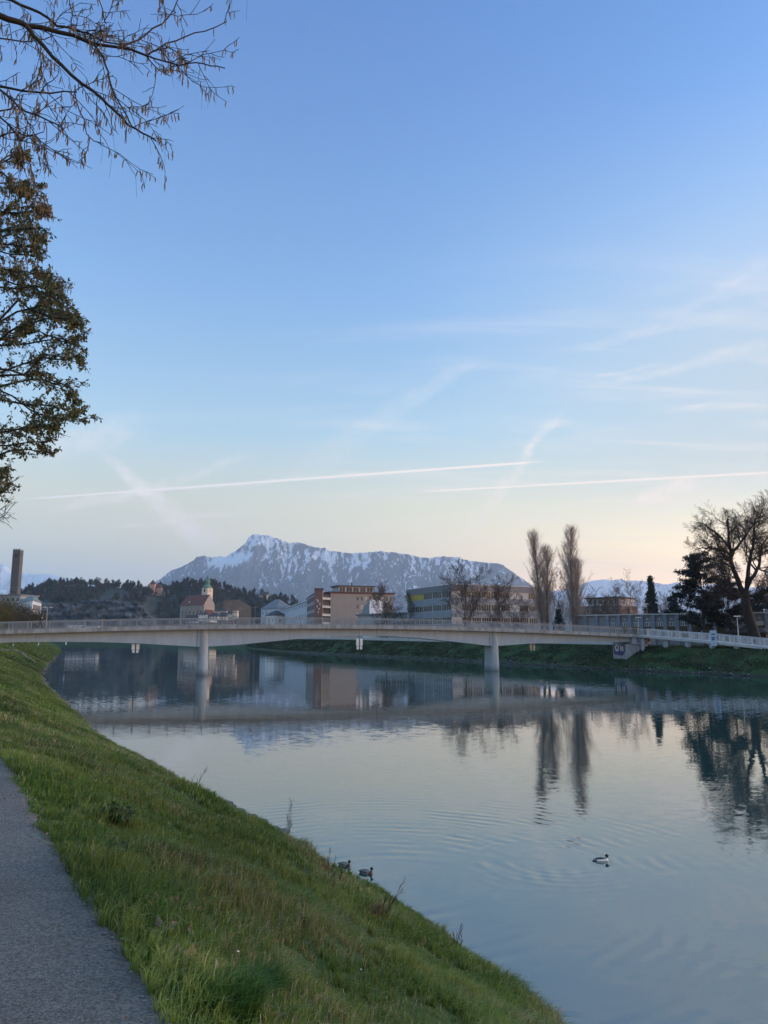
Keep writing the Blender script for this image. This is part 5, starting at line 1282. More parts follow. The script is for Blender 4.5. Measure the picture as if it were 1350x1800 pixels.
# tower behind
cx = W*.58; cy = dp+4; zt0 = at(344, 1033, CD+20).z-8; ztop = at(345, 1008, CD+20).z-8; tr = 5.0
COP = mat('green_copper', (.11, .22, .17), .7, var=.3, scale=.3)
m = MB(); m.box(cx-tr, cx+tr, cy-tr, cy+tr, 0, zt0); tb_ = m.build('tower', CREAM, ch)
for (ax, ay) in ((cx, cy-tr-.05),): m = MB(); m.box(ax-1.3, ax+1.3, ay-.05, ay, zt0-5.2, zt0-1.6); m.build('belfry_opening', GLASS, tb_)
m = MB(); m.box(cx+tr, cx+tr+.05, cy-1.3, cy+1.3, zt0-5.2, zt0-1.6); m.build('belfry_opening', GLASS, tb_)
s_ = (ztop-zt0); m = MB(); m.lathe([(tr*1.25, zt0), (tr*1.15, zt0+s_*.06), (tr*.95, zt0+s_*.14), (tr*.62, zt0+s_*.22), (tr*.58, zt0+s_*.38), (tr*.72, zt0+s_*.42), (tr*.60, zt0+s_*.52), (tr*.36, zt0+s_*.58), (tr*.34, zt0+s_*.68), (tr*.46, zt0+s_*.72), (tr*.34, zt0+s_*.80), (tr*.10, zt0+s_*.87), (.12, ztop)], (cx, cy, 0), 12)
m.build('copper_dome', COP, ch, True)
# white houses at the foot of the church and along the river
hl = [(349, 362, 1080, 1076, 1092, 930, 'white gabled house just below the church porch', WRD, SLT), (368, 383, 1083, 1077, 1090, 925, 'white house with a broad dark roof right of the church', WRD, SLT), (384, 398, 1083, 1076, 1090, 935, 'white house with two dark roofs in the middle of the riverside row', WRD, SLT),
      (330, 345, 1091, 1086, 1096, 900, 'low blue-grey house in front of the church wall', PBL, SLT), (399, 408, 1078, 1074, 1089, 960, 'cream tall house near the right end of the riverside row', CREAM, SLT), (409, 417, 1073, 1071, 1088, 960, 'narrow cream tower-like house at the right end of the riverside row', CREAM, RTL), (371, 398, 1074, 1070, 1085, 1010, 'long cream house high behind the riverside row', CREAM, SLT)]
for a_, b_, ye, yr, yb, D, lab, wl_, rf_ in hl: hse(a_, b_, ye, yr, yb, D, 'riverside_house', lab, 'house', wl_, rf_, 10, .12 if rf_ is SLT else .4, (3, 2, 1.2, 1.5), 0, 0, 'houses at the foot of the church')
for i, (a_, b_, ye, yb, lab) in enumerate([(118, 148, 1098, 1104, 'pale long low building at the far left foot of the cliff'), (152, 172, 1100, 1105, 'short pale building at the foot of the cliff'), (325, 352, 1098, 1104, 'white low building left of the red-brown row below the church'), (356, 412, 1097, 1104, 'long cream low building with arcades below the church')]):
    hse(a_, b_, ye, ye-3, yb+3, 880, 'quay_house', lab, 'house', CREAM if i == 3 else WRD, RTL if i == 3 else SLT, 9, .1, (7 if i == 3 else 4, 1, 1.5, 1.6), 0, 0, 'low buildings on the far quay')
# ------------------------------------------------------------ things on and above the near bank
def hit(px, py):
    lo = None
    for Y in np.concatenate([np.arange(3, 40, .05), np.arange(40, 400, .4)]):
        p = at(px, py, float(Y)); q, w = qw(p); wt = float(w_top(q)); wnr = float(w_near(q)); t = (w-wt)/(wnr-wt)
        z = float(bank_z(np.array(q), np.array(np.clip(t, 0, 1)))) if t < 1 else -.3
        if p.z <= z: return Vector((p.x, p.y, z))
    return at(px, py, 20)
def surf(q, t):
    X, Y = bank_xy(q, t); return np.stack([X, Y, bank_z(q, np.clip(t, 0, 1))], -1)
# --- grass
GR = bpy.data.materials.new('grass_blades'); GR.use_nodes = True; nt = GR.node_tree; b = nt.nodes['Principled BSDF']; b.inputs['Roughness'].default_value = .55; b.inputs['Specular IOR Level'].default_value = .3
at_ = nt.nodes.new('ShaderNodeAttribute'); at_.attribute_name = 'col'; nt.links.new(at_.outputs['Color'], b.inputs['Base Color'])
tr = nt.nodes.new('ShaderNodeBsdfTranslucent'); nt.links.new(at_.outputs['Color'], tr.inputs[0]); ms = nt.nodes.new('ShaderNodeMixShader'); ms.inputs[0].default_value = .35
nt.links.new(b.outputs[0], ms.inputs[1]); nt.links.new(tr.outputs[0], ms.inputs[2]); nt.links.new(ms.outputs[0], nt.nodes['Material Output'].inputs[0])
def blades(P, h, wd, lean, r, cols):
    n = len(P); az = r.uniform(0, 6.283, n); side = np.stack([np.cos(az), np.sin(az), np.zeros(n)], 1)*wd[:, None]*.5
    up = np.array([0, 0, 1.]); ld = lean
    mid = P+(up*.62+ld*.22)*h[:, None]; tip = P+(up*(.93-.25*np.linalg.norm(ld, axis=1, keepdims=True))+ld*.75)*h[:, None]
    V = np.stack([P-side, P+side, mid-side*.75, mid+side*.75, tip], 1)
    F = (np.arange(n)*5)[:, None, None]+np.array([[0, 1, 3], [0, 3, 2], [2, 3, 4]])
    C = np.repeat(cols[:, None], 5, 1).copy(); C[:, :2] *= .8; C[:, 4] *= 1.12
    return V.reshape(-1, 3), F.reshape(-1, 3), C.reshape(-1, 3)
r = np.random.default_rng(5); NB = 560000
qc = np.linspace(1.0, 190, 6000); pdf = 1/(qc+3.0)**1.45; cdf = np.cumsum(pdf); cdf /= cdf[-1]
q = np.interp(r.random(NB), cdf, qc); t = r.uniform(-.015, 1.015, NB)
# tufts: pull part of the blades towards tuft centres
k = r.random(NB) < .55; cell = .16+.0*q; jx = np.round(q/cell)*cell; jt = np.round(t*7/cell)*cell/7
ox = (h2(np.round(q/cell), np.round(t*7/cell), 3)-.5)*cell*.8; ot = (h2(np.round(q/cell), np.round(t*7/cell), 4)-.5)*cell*.8/7
near_ = q < 40
q = np.where(k & near_, jx+ox+(q-jx)*.35, q); t = np.where(k & near_, jt+ot+(t-jt)*.35, t)
ragged = (fbm(q*1.7, q*0, 3, 55)-.5)*.03
keep = (t > -.012+ragged) & (t < 1.01); q, t = q[keep], t[keep]; n = len(q)
P = surf(q, t); P[:, 2] -= .02; d = np.linalg.norm(P-np.array([0, 0, 5.]), axis=1)
pt = fbm(q*.55, t*3.6, 4, 61); pd = fbm(q*1.3+5, t*9, 4, 62); pb_ = fbm(q*2.4, t*17, 3, 63)
bare = np.clip((pb_-.60)*10, 0, 1)*(d < 35)
h = (.10+.13*np.clip((pt-.33)*2.6, 0, 1)+.10*np.clip((pd-.58)*5, 0, 1))*r.uniform(.55, 1.3, n)*(1-.4*bare); h = h*np.interp(t, [0, .05, .9, 1], [.6, 1, 1, 1.15])*np.interp(d, [0, 30, 90], [1, 1, .9])
wd = np.maximum(.0050, .00085*d)*r.uniform(.7, 1.3, n)
ln = r.normal(size=(n, 3))*.45; ln[:, 2] = 0; ln += np.array([N2[0], N2[1], 0])*.32+np.array([-A2[0], -A2[1], 0])*.15
G1, G2, G3, G4 = np.array((.110, .185, .030)), np.array((.210, .260, .058)), np.array((.42, .36, .19)), np.array((.055, .115, .022))
m1 = np.clip((pd-.35)*3+r.normal(0, .22, n), 0, 1)[:, None]; c = G1*(1-m1)+G2*m1
lush = np.clip((pt-.55)*6, 0, 1)[:, None]*r.uniform(.3, 1, n)[:, None]; c = c*(1-lush*.7)+G4*lush*.7
dryp = np.clip((fbm(q*.8+40, t*6, 4, 64)-.50)*6, 0, 1)*.36+.05+.35*np.clip((t-.90)*10, 0, 1)+.25*bare
dry = (r.random(n) < dryp)[:, None]; c = np.where(dry, G3*r.uniform(.55, 1.1, (n, 1)), c); c = c*r.uniform(.7, 1.25, (n, 1))
c = c*(.72+.62*np.clip((fbm(q*.30+9, t*2.6, 4, 68)-.25)*2, 0, 1))[:, None]
gone = (bare > .55) & (r.random(n) < .72)
P, h, wd, ln, c = P[~gone], h[~gone], wd[~gone], ln[~gone], c[~gone]
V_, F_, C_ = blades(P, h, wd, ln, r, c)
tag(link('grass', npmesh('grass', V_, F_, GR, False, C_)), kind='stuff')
# grass on the far bank, coarser
NB = 120000; q = 50+r.random(NB)**1.3*430; dw = r.uniform(1.0, 10.5, NB); w = w_far(q)+dw
kz = np.interp(dw, [0, .4, 1.2, 2.5, 4, 5.2, 6.3, 7.2, 8.2, 12], [0, .05, .13, .28, .45, .64, .80, .93, 1., 1.0])
X, Y = A2[0]*q+N2[0]*w, A2[1]*q+N2[1]*w; P = np.stack([X, Y, z_far(q)*kz-.05], 1); d = np.linalg.norm(P, axis=1)
pd = fbm(q*.3, dw*.5, 4, 66); m1 = np.clip((pd-.35)*3+r.normal(0, .2, NB), 0, 1)[:, None]
c = np.array((.018, .036, .016))*(1-m1)+np.array((.042, .058, .026))*m1; dry = (r.random(NB) < .28+.3*(pd > .55))[:, None]; c = np.where(dry, np.array((.10, .09, .055)), c)
V_, F_, C_ = blades(P, r.uniform(.12, .32, NB), .0008*d, r.normal(size=(NB, 3))*.4*np.array([1, 1, 0]), r, c)
tag(link('far_bank_grass', npmesh('far_bank_grass', V_, F_, GR, False, C_)), kind='stuff')

NB = 26000; q = r.uniform(180, 420, NB); t = r.uniform(0, 1, NB); P = surf(q, t); P[:, 2] -= .05; d = np.linalg.norm(P, axis=1)
pd = fbm(q*.2, t*5, 4, 67); m1 = np.clip((pd-.35)*3+r.normal(0, .2, NB), 0, 1)[:, None]; c = (G1*(1-m1)+G2*m1)*r.uniform(.7, 1.1, (NB, 1)); c = np.where(r.random((NB, 1)) < .18, G3*.6, c)
V_, F_, C_ = blades(P, r.uniform(.2, .5, NB), .0012*d, r.normal(size=(NB, 3))*.4*np.array([1, 1, 0]), r, c)
tag(link('distant_grass', npmesh('distant_grass', V_, F_, GR, False, C_)), kind='stuff')

# --- weeds, tufts, leaves
WEED = mat('dark_weed_leaves', (.018, .055, .014), .6, var=.4, scale=9, trans=.25)
def weed(px, py, rad, hgt, n, label, m=WEED, size=.055, seed=1):
    p = hit(px, py); o = thing('weed_clump', label, 'plant', p); rr = np.random.default_rng(seed)
    a = rr.uniform(0, 6.283, n); f = rr.uniform(0, 1, n)**.6; zz = rr.uniform(0, 1, n); x = np.cos(a)*rad*f*(.6+.4*zz); y = np.sin(a)*rad*f*(.6+.4*zz)
    link('leaves', tris('leaves', np.stack([x, y, zz*hgt*(1-.5*f)], 1), np.full(n, size), m, seed, 1.1), o)
    t = Tree(seed)
    for k in range(14): an = t.rng.uniform(0, 6.28); t.limb(t.curve((0, 0, -.03), (math.cos(an)*.6, math.sin(an)*.6, 1), hgt*.9, 3, .2, 0), .004, .002, 0)
    plant(o, t.meshes([('stems', [0], WEED, 3)]))
weed(198, 1452, .20, .24, 700, 'dark green leafy weed clump nearest the bend of the path edge', seed=1)
weed(193, 1520, .16, .17, 500, 'low dark green weed clump just below the leafy one', seed=2)
weed(302, 1592, .10, .14, 260, 'small dark weed sprig in the middle of the grass slope', seed=3)
def tuft(px, py, rad, hgt, n, label, cols, seed, wdt=.006):
    p = hit(px, py); o = thing('grass_tuft', label, 'grass tuft', p); rr = np.random.default_rng(seed); a = rr.uniform(0, 6.283, n); f = rr.uniform(0, 1, n)**.7*rad*.5
    P = np.stack([np.cos(a)*f, np.sin(a)*f, np.full(n, -.03)], 1); ln = np.stack([np.cos(a), np.sin(a), 0*a], 1)*rr.uniform(.1, .9, (n, 1))+np.array([N2[0], N2[1], 0])*.2
    c = np.array(cols)[rr.integers(0, len(cols), n)]*rr.uniform(.7, 1.2, (n, 1)); V_, F_, C_ = blades(P, hgt*rr.uniform(.5, 1.1, n), np.full(n, wdt), ln, rr, c)
    link('blades', npmesh('blades', V_, F_, GR, False, C_), o)
LUSH = [(.06, .145, .028), (.09, .18, .035), (.045, .11, .024)]; DRYC = [(.20, .10, .06), (.28, .17, .10), (.14, .08, .05), (.33, .26, .16)]
tuft(395, 1785, .30, .24, 1300, 'big lush dark green grass tuft at the bottom edge beside the path', LUSH, 11)
tuft(452, 1748, .26, .20, 900, 'lush green grass tuft just above the big one at the bottom edge', LUSH, 12)
tuft(175, 1500, .22, .15, 400, 'green grass tuft hanging over the path edge', LUSH, 13)
tuft(520, 1480, .36, .20, 420, 'reddish brown dry grass tuft at the water under the bare sapling', DRYC, 14, .008)
tuft(560, 1528, .30, .10, 300, 'brown dry tuft at the water just before the left mallard', DRYC, 15, .008)
tuft(652, 1604, .34, .16, 460, 'reddish dry tuft at the water below the right mallard', DRYC, 16, .008)
tuft(790, 1650, .30, .12, 320, 'dry brown tuft on the eroded lip of the bank', DRYC, 17, .007)
tuft(850, 1698, .30, .10, 280, 'straw coloured tuft on the bank lip nearest the bottom right', DRYC, 18, .007)
LEAFB = mat('dry_leaf', (.20, .13, .10), .8, var=.4, scale=20)
def litter(px, py, rad, n, label, seed):
    p = hit(px, py); rr = np.random.default_rng(seed); a = rr.uniform(0, 6.283, n); f = rr.uniform(0, 1, n)**.5*rad; x = p.x+np.cos(a)*f; y = p.y+np.sin(a)*f; zz = []
    for xx_, yy_ in zip(x, y):
        q_, w_ = qw((xx_, yy_)); tt = np.clip((w_-float(w_top(q_)))/(float(w_near(q_))-float(w_top(q_))), 0, 1); zz.append(float(bank_z(np.array(q_), np.array(tt)))+rr.uniform(.04, .10))
    o = link('leaf_litter', tris('leaf_litter', np.stack([x-p.x, y-p.y, np.array(zz)-p.z], 1), np.full(n, .06), LEAFB, seed, 1.), None, p); tag(o, label, 'dead leaves', kind='stuff')
litter(308, 1616, .14, 90, 'pinkish brown dead leaves in the middle of the grass slope', 21)
litter(345, 1722, .16, 90, 'brown dead leaves between the two lush tufts and the path', 22)
litter(300, 1660, .10, 40, 'few brown dead leaves close to the path edge', 23)
litter(100, 1378, .25, 70, 'brown dead leaves near the upper end of the path edge', 24)
DAI = mat('daisy_white', (.75, .75, .72), .7); rr = np.random.default_rng(8); n = 70; q = 2+rr.random(n)**1.5*22; t = rr.uniform(.1, .95, n); P = surf(q, t); P[:, 2] += .10
tag(link('daisies', tris('daisies', P, np.full(n, .022), DAI, 9, 1.)), kind='stuff')
# sapling and twigs
TWD = mat('thin_twig', (.055, .040, .036), .9, var=.3, scale=5)
def sapling(px, py, H, seed, label, k=7, lean=0.):
    p = hit(px, py); o = thing('bare_sapling', label, 'sapling', p); t = Tree(seed)
    P = [dict(n=6, k=k, lr=.42, ang=32, wob=.08, up=.1, start=.2, taper=.3, rr=.7, rmin=.003, lift=.25), dict(n=4, k=4, lr=.45, ang=32, wob=.14, up=.08, rmin=.0028, taper=.6), dict(n=2, wob=.15, up=.1, rmin=.0025, taper=.7)]
    for i in range(3): t.grow((t.rng.uniform(-.1, .1), t.rng.uniform(-.1, .1), -.03), (lean+t.rng.uniform(-.35, .35), t.rng.uniform(-.3, .3), 1), H*(1 if i == 0 else t.rng.uniform(.4, .75)), .006, 0, P)
    plant(o, t.meshes([('stem', [0], TWD, 4), ('twigs', [1, 2], TWD, 3)]))
sapling(516, 1472, .9, 31, 'bare upright sapling at the waterline beyond the stones', 9)
sapling(588, 1562, .45, 32, 'thin bare twigs sticking up in front of the left mallard', 5, .2)
sapling(664, 1612, .5, 33, 'bare arching twigs leaning over the water right of the mallards', 6, 1.0)
sapling(340, 1388, .5, 34, 'thin twig at the waterline above the stones', 3, .4)
sapling(800, 1668, .32, 35, 'short bare twigs on the eroded lip near the bottom right', 5, .3)
sapling(135, 1258, 1.3, 36, 'thin bare twigs on the bank where the bridge reflection begins', 5, .2)
# stones
STN = mat('bank_stone', (.055, .055, .06), .9, scale=3, col2=(.14, .14, .145), bump=.5, bscale=6); STP = mat('pink_stone', (.20, .15, .12), .9, scale=2, col2=(.32, .26, .21))
def stone_mesh(seed, m, name='stone'):
    bm = bmesh.new(); bmesh.ops.create_icosphere(bm, subdivisions=2, radius=.5); rr = random.Random(seed); ax = [Vector((rr.gauss(0, 1), rr.gauss(0, 1), rr.gauss(0, 1))).normalized() for _ in range(9)]; dd = [rr.uniform(.22, .42) for _ in ax]
    for v in bm.verts:
        for a, d_ in zip(ax, dd):
            s_ = v.co.dot(a)
            if s_ > d_: v.co -= a*(s_-d_)
        v.co.z *= .6
    me = bpy.data.meshes.new(name); bm.to_mesh(me); bm.free(); me.materials.append(m); return me
SM = [stone_mesh(k, STN) for k in range(5)]; SP_ = [stone_mesh(k+9, STP) for k in range(4)]
rr = random.Random(4)
ORD = ['first', 'second', 'third', 'fourth', 'fifth', 'sixth', 'seventh', 'eighth', 'ninth', 'tenth', 'eleventh', 'last']
sl = [(364, 1396), (374, 1400), (386, 1407), (396, 1412), (406, 1417), (418, 1424), (430, 1431), (443, 1438), (456, 1445), (468, 1452), (480, 1458), (492, 1463)]
for i, (x, y) in enumerate(sl):
    p = onz(x, y+2, .18); o = link('stone', SM[i % 5], None, p, (0, 0, rr.uniform(0, 6))); s_ = rr.uniform(.28, .58); o.scale = (s_*1.3, s_, s_*.8)
    tag(o, 'dark grey boulder at the waterline, '+ORD[i]+' from the far end', 'stone', 'row of dark stones at the waterline')
dl = [(2, 1144), (9, 1145), (15, 1143.5), (21, 1143), (27, 1145), (33, 1147), (38, 1150), (43, 1153), (46, 1156), (51, 1159), (56, 1162), (60, 1166)]
for i, (x, y) in enumerate(dl):
    p = hit(x, y); o = link('stone', SP_[i % 4], None, p+Vector((0, 0, .1)), (0, 0, rr.uniform(0, 6))); s_ = rr.uniform(.55, 1.0); o.scale = (s_*1.4, s_, s_*.9)
    tag(o, 'pinkish stone of the curved row below the bridge, '+ORD[i]+' from the left', 'stone', 'curved row of pinkish stones on the left bank')
def rubble(name, qs_, ws_, zs_, sz, m, seed):
    rg_ = np.random.default_rng(seed); V0 = []; base = [stone_mesh(seed+k, None) for k in range(3)]; vv = []
    for me in base:
        k = len(me.vertices); v = np.empty(k*3, np.float32); me.vertices.foreach_get('co', v); f = np.empty(len(me.loops), np.int32); me.loops.foreach_get('vertex_index', f); vv.append((v.reshape(-1, 3), f.reshape(-1, 3)))
    VV, FF, n = [], [], 0
    for q_, w_, z_ in zip(qs_, ws_, zs_):
        v, f = vv[rg_.integers(0, 3)]; s_ = sz*rg_.uniform(.4, 1.3); a = rg_.uniform(0, 6.28); c_, s2 = math.cos(a), math.sin(a); p = unqw(q_, w_)
        x = (v[:, 0]*c_-v[:, 1]*s2)*s_*1.3+p[0]; y = (v[:, 0]*s2+v[:, 1]*c_)*s_+p[1]; VV.append(np.stack([x, y, v[:, 2]*s_+z_], 1)); FF.append(f+n); n += len(v)
    tag(link(name, npmesh(name, np.concatenate(VV), np.concatenate(FF), m)), kind='stuff')
g_ = np.random.default_rng(6); n = 420; q = g_.uniform(72, 260, n); rubble('bank_rubble', q, w_near(q)-g_.uniform(-.3, 1.8, n)*np.interp(q, [78, 95, 150], [.3, 1, 1]), np.full(n, .25)+0*q, .55, mat('rubble_stone', (.10, .09, .075), .9, scale=1, col2=(.22, .20, .17)), 60)
n = 900; q = np.concatenate([g_.uniform(50, 300, n-120), 61+g_.normal(0, 4, 120)]); dw = np.abs(g_.normal(0, .9, n)); rubble('far_bank_rubble', q, w_far(q)+dw-.2, dw*.45, .38, mat('far_rubble_stone', (.055, .058, .06), .9, scale=1, col2=(.17, .17, .17)), 70)

n = 900; q = g_.uniform(1, 26, n); e_ = (np.abs(g_.normal(0, .10, n)))*np.where(g_.random(n) < .8, -1, .4)
rubble('path_grit', q, w_top(q)+e_-.03, z_top(q)+.03+0*q, .016, mat('grit', (.10, .095, .085), .9, scale=20, col2=(.24, .22, .20)), 90)
n = 260; q = g_.uniform(1, 20, n); dw_ = g_.uniform(-2.6, .1, n)*g_.random(n)**1.6; x_, y_ = A2[0]*q+N2[0]*(w_top(q)+dw_), A2[1]*q+N2[1]*(w_top(q)+dw_)
tag(link('path_leaves', tris('path_leaves', np.stack([x_, y_, z_top(q)+.055], 1), np.full(n, .022), mat('path_leaf', (.16, .12, .08), .9, var=.4, scale=20), 91, 1.)), kind='stuff')

# --- ducks
def duck(name, label, pos, yaw, L, merg):
    root = thing(name, label, 'duck', pos, yaw)
    m = MB()
    if merg:
        m.loft([(-.52, .075, .02, .012), (-.46, .07, .07, .03), (-.36, .06, .12, .07), (-.2, .055, .155, .115), (0, .055, .165, .13), (.16, .055, .15, .125), (.27, .06, .115, .10), (.33, .07, .06, .06)], 16)
        m.tube([(.20, 0, .08), (.27, 0, .15), (.285, 0, .22), (.29, 0, .27)], [.085, .068, .055, .05], 12)
        m.loft([(.17, .275, .015, .02), (.20, .285, .045, .05), (.26, .295, .062, .068), (.31, .292, .058, .058), (.355, .283, .035, .032), (.375, .28, .018, .018)], 14)
    else:
        m.loft([(-.50, .15, .02, .012), (-.44, .12, .07, .035), (-.34, .08, .12, .075), (-.2, .06, .16, .12), (0, .055, .18, .14), (.16, .06, .165, .13), (.26, .07, .12, .10), (.31, .08, .06, .06)], 16)
        m.tube([(.19, 0, .09), (.25, 0, .16), (.27, 0, .24), (.28, 0, .29)], [.09, .065, .055, .05], 12)
        m.loft([(.19, .30, .02, .02), (.22, .31, .05, .05), (.28, .32, .064, .066), (.33, .31, .055, .055), (.365, .30, .03, .03)], 14)
    me = m.mesh('tmp', None); o = bpy.data.objects.new('tmp', me); COL.objects.link(o); md = o.modifiers.new('r', 'REMESH'); md.mode = 'VOXEL'; md.voxel_size = .011; md.use_smooth_shade = True
    sm_ = o.modifiers.new('s', 'SMOOTH'); sm_.iterations = 3
    out = bpy.data.meshes.new_from_object(o.evaluated_get(bpy.context.evaluated_depsgraph_get())); bpy.data.objects.remove(o); out.name = 'body'
    k = len(out.vertices); co = np.empty(k*3, np.float32); out.vertices.foreach_get('co', co); co = co.reshape(-1, 3); x, y, z = co.T; c = np.zeros((k, 3)); nz_ = (fbm(x*30, z*30+y*20, 3, 3)-.5)*.03
    if merg:
        c[:] = (.75, .74, .70); back = (z > .115+.03*np.cos(x*3)+nz_) & (x < .19) & (x > -.42); c[back] = (.012, .012, .014); c[(x < -.30+nz_)] = (.10, .105, .11)
        hd = (z > .195-(.3-x)*.15+nz_) & (x > .12); c[hd] = (.008, .020, .014)
    else:
        c[:] = (.34, .33, .32); c[(np.abs(y) < .10+nz_) & (z > .12) & (x < .15)] = (.16, .13, .11); c[(x > .17+nz_)] = (.10, .045, .03); c[x < -.30] = (.010, .011, .012); c[(x < -.42)] = (.5, .49, .47)
        hd = (z > .20) & (x > .12); c[hd] = (.008, .035, .02); c[(z > .185) & (z < .205) & (x > .12)] = (.6, .6, .58)
    ca = out.color_attributes.new('col', 'FLOAT_COLOR', 'POINT'); c4 = np.ones((k, 4), np.float32); c4[:, :3] = c; ca.data.foreach_set('color', c4.ravel())
    out.materials.clear(); out.materials.append(mat('feathers', (.92, .92, .92), .6, scale=30, col2=(1, 1, 1), attr=True, local=True)); out.polygons.foreach_set('use_smooth', [True]*len(out.polygons))
    link('body', out, root)
    b_ = MB()
    if merg: b_.loft([(.36, .278, .018, .016), (.42, .270, .010, .009), (.475, .264, .007, .006), (.485, .258, .004, .006)], 8); bm_ = mat('red_brown_bill', (.16, .03, .02), .5)
    else: b_.loft([(.345, .298, .028, .022), (.39, .288, .026, .012), (.43, .284, .026, .008), (.445, .284, .014, .005)], 8); bm_ = mat('yellow_bill', (.30, .26, .08), .5)
    b_.build('bill', bm_, root, True)
    for s_ in (-1, 1): e_ = MB(); e_.lathe([(.002, -.008), (.008, 0), (.002, .008)], (.315, s_*.055, .305), 6); e_.build('eye', DARKM, root)
    if not merg:
        for s_ in (-1, 1): w_ = MB(); w_.loft([(-.42, .13, .005, .008), (-.25, .13, .02, .05), (0, .12, .03, .07), (.14, .11, .01, .03)], 8); wv = [(a, b+s_*.15, c_) for a, b, c_ in w_.v]; w_.v = wv; w_.build('wing', mat('mallard_wing', (.17, .15, .13), .7, scale=20, local=True), root, True)
    else:
        for s_ in (-1, 1): w_ = MB(); w_.loft([(-.36, .125, .004, .008), (-.2, .135, .02, .022), (0, .14, .03, .028), (.12, .13, .01, .012)], 8); w_.v = [(a, b+s_*.095, c_+.02) for a, b, c_ in w_.v]; w_.build('wing', mat('black_wing', (.015, .015, .017), .6, local=True), root, True)
    root.scale = (L,)*3
duck('merganser', 'white bodied merganser with dark head swimming alone in the middle of the water', (MERG.x, MERG.y, -.015), R(4), .44, True)
duck('mallard', 'left one of two mallards, swimming by the bank behind bare twigs', (DUCK1.x, DUCK1.y, -.015), R(-38), .42, False)
duck('mallard', 'right one of two mallards, head bent over the water', (DUCK2.x, DUCK2.y, -.015), R(-28), .42, False)

# --- brown shrubs at the left, behind the bridge
SHB = mat('brown_shrub_twigs', (.105, .070, .035), .95, var=.35, scale=.5); SHB2 = mat('olive_shrub_twigs', (.11, .095, .03), .95, var=.35, scale=.5); SHB3 = mat('dark_shrub_twigs', (.055, .045, .032), .95, var=.4, scale=.5)
def shrub(px, ytop, D, W, m, seed, label):
    b_ = at(px, 1090, D); H = at(px, ytop, D).z-4; o = thing('brown_shrub', label, 'shrub', (b_.x, b_.y, 4.0), 0, 'brown shrubs on the left bank'); t = Tree(seed)
    for k in range(9): a = t.rng.uniform(0, 6.28); t.limb(t.curve((0, 0, 0), (math.cos(a)*.4, math.sin(a)*.4, 1), H*.85, 4, .1, .05), .06, .02, 0)
    pts = crown_pts(seed, H, W, 1500, False, 12); pts[:, 2] = pts[:, 2]*.85+H*.05
    rs = np.random.default_rng(seed); S = []
    for p in pts: dd = rs.normal(size=3)*.25+np.array([0, 0, .55]); S.append((*p, *(p+dd), .022, .012))
    plant(o, t.meshes([('stems', [0], BARK, 4)])+[('twigs', tubes('twigs', np.array(S), 3, m))]); 
    link('crown', tris('crown', crown_pts(seed+1, H*.92, W*.9, 700, False, 12), np.full(700, .34), m, seed, 1.2), o)
for i, (px, yt, D, W, m, l_) in enumerate([(-14, 1040, 150, 8, SHB, 'tallest brown shrub cut off by the left edge'), (8, 1047, 155, 7, SHB2, 'olive brown shrub at the left edge'), (22, 1052, 165, 6.5, SHB3, 'dark brown shrub in front of the concrete tower'), (36, 1057, 175, 6.5, SHB, 'brown shrub in front of the white works building'),
    (48, 1064, 185, 6, SHB3, 'dark brown shrub under the white gable'), (59, 1069, 195, 6, SHB, 'rusty brown shrub right of the white gable'), (69, 1074, 205, 5.5, SHB2, 'low olive shrub left of the walking person'), (78, 1081, 215, 5, SHB3, 'lowest shrub at the right end of the row, behind the walking person'), (-2, 1066, 140, 6, SHB2, 'low olive shrub right at the left edge behind the railing')]):
    shrub(px, yt, D, W, m, 200+i, l_)

# --- lamp posts, masts, marker posts
def lamp(px, ytop, D, zb, label, arms=1, name='street_lamp'):
    b_ = at(px, 1090, D); H = at(px, ytop, D).z-zb; o = thing(name, label, 'street lamp', (b_.x, b_.y, zb), 0)
    m = MB(); m.tube([(0, 0, 0), (0, 0, H*.5), (0, 0, H)], [.09, .07, .05], 8); m.build('pole', WSTEEL, o)
    for k in range(arms):
        s_ = (-1, 1)[k] if arms == 2 else 1; m = MB()
        if arms == 2: m.bar((0, 0, H-.05), (s_*.6, 0, H+.05), .06); 
        m.box(min(s_*.45, s_*1.1), max(s_*.45, s_*1.1), -.16, .16, H+.02, H+.16) if arms == 2 else m.box(-.45, .45, -.2, .2, H, H+.14)
        m.build('lamp_head', WHITE, o)
lamp(82, 1068, 185, 4.9, 'tall double armed street lamp behind the walking person', 2)
lamp(1122, 1086, 150, 3.8, 'pale street lamp at the end of the bridge by the low hall')
lamp(1296, 1084, 126, 3.7, 'white street lamp behind the ramp beside the great tree')
lamp(1138, 1062, 205, 3.7, 'lamp head rising over the hall roof beside the spruce')
for px, yt, lab in ((432, 1071, 'left one of two tan timber masts behind the railing'), (448, 1066, 'right and taller one of two tan timber masts behind the railing')):
    b_ = at(px, 1090, 520); H = at(px, yt, 520).z-6; o = thing('timber_mast', lab, 'mast', (b_.x, b_.y, 6.0)); TM = mat('tan_timber', (.20, .15, .11), .85)
    m = MB(); m.tube([(0, 0, 0), (0, 0, H)], [.35, .25], 8); m.build('pole', TM, o); m = MB(); m.box(-2.0, 2.0, -.15, .15, H-.9, H-.5); m.build('crossarm', TM, o)
for px, y, lab in ((23, 1136, 'white marker post standing nearest on the left bank under the bridge'), (67.5, 1133, 'thin white marker post further along the left bank'), (116, 1132, 'white marker post by the far shore under the bridge')):
    p = hit(px, y); p = at(px, y, 185. if p.y < 60 else min(p.y, 190.)); o = thing('marker_post', lab, 'post', p); s_ = p.y/1350*4.5
    m = MB(); m.box(-.10, .10, -.10, .10, -.2, s_); m.build('post', WHITE, o); m = MB(); m.box(-.11, .11, -.11, .11, s_-.16, s_-.05); m.build('band', DARKM, o)
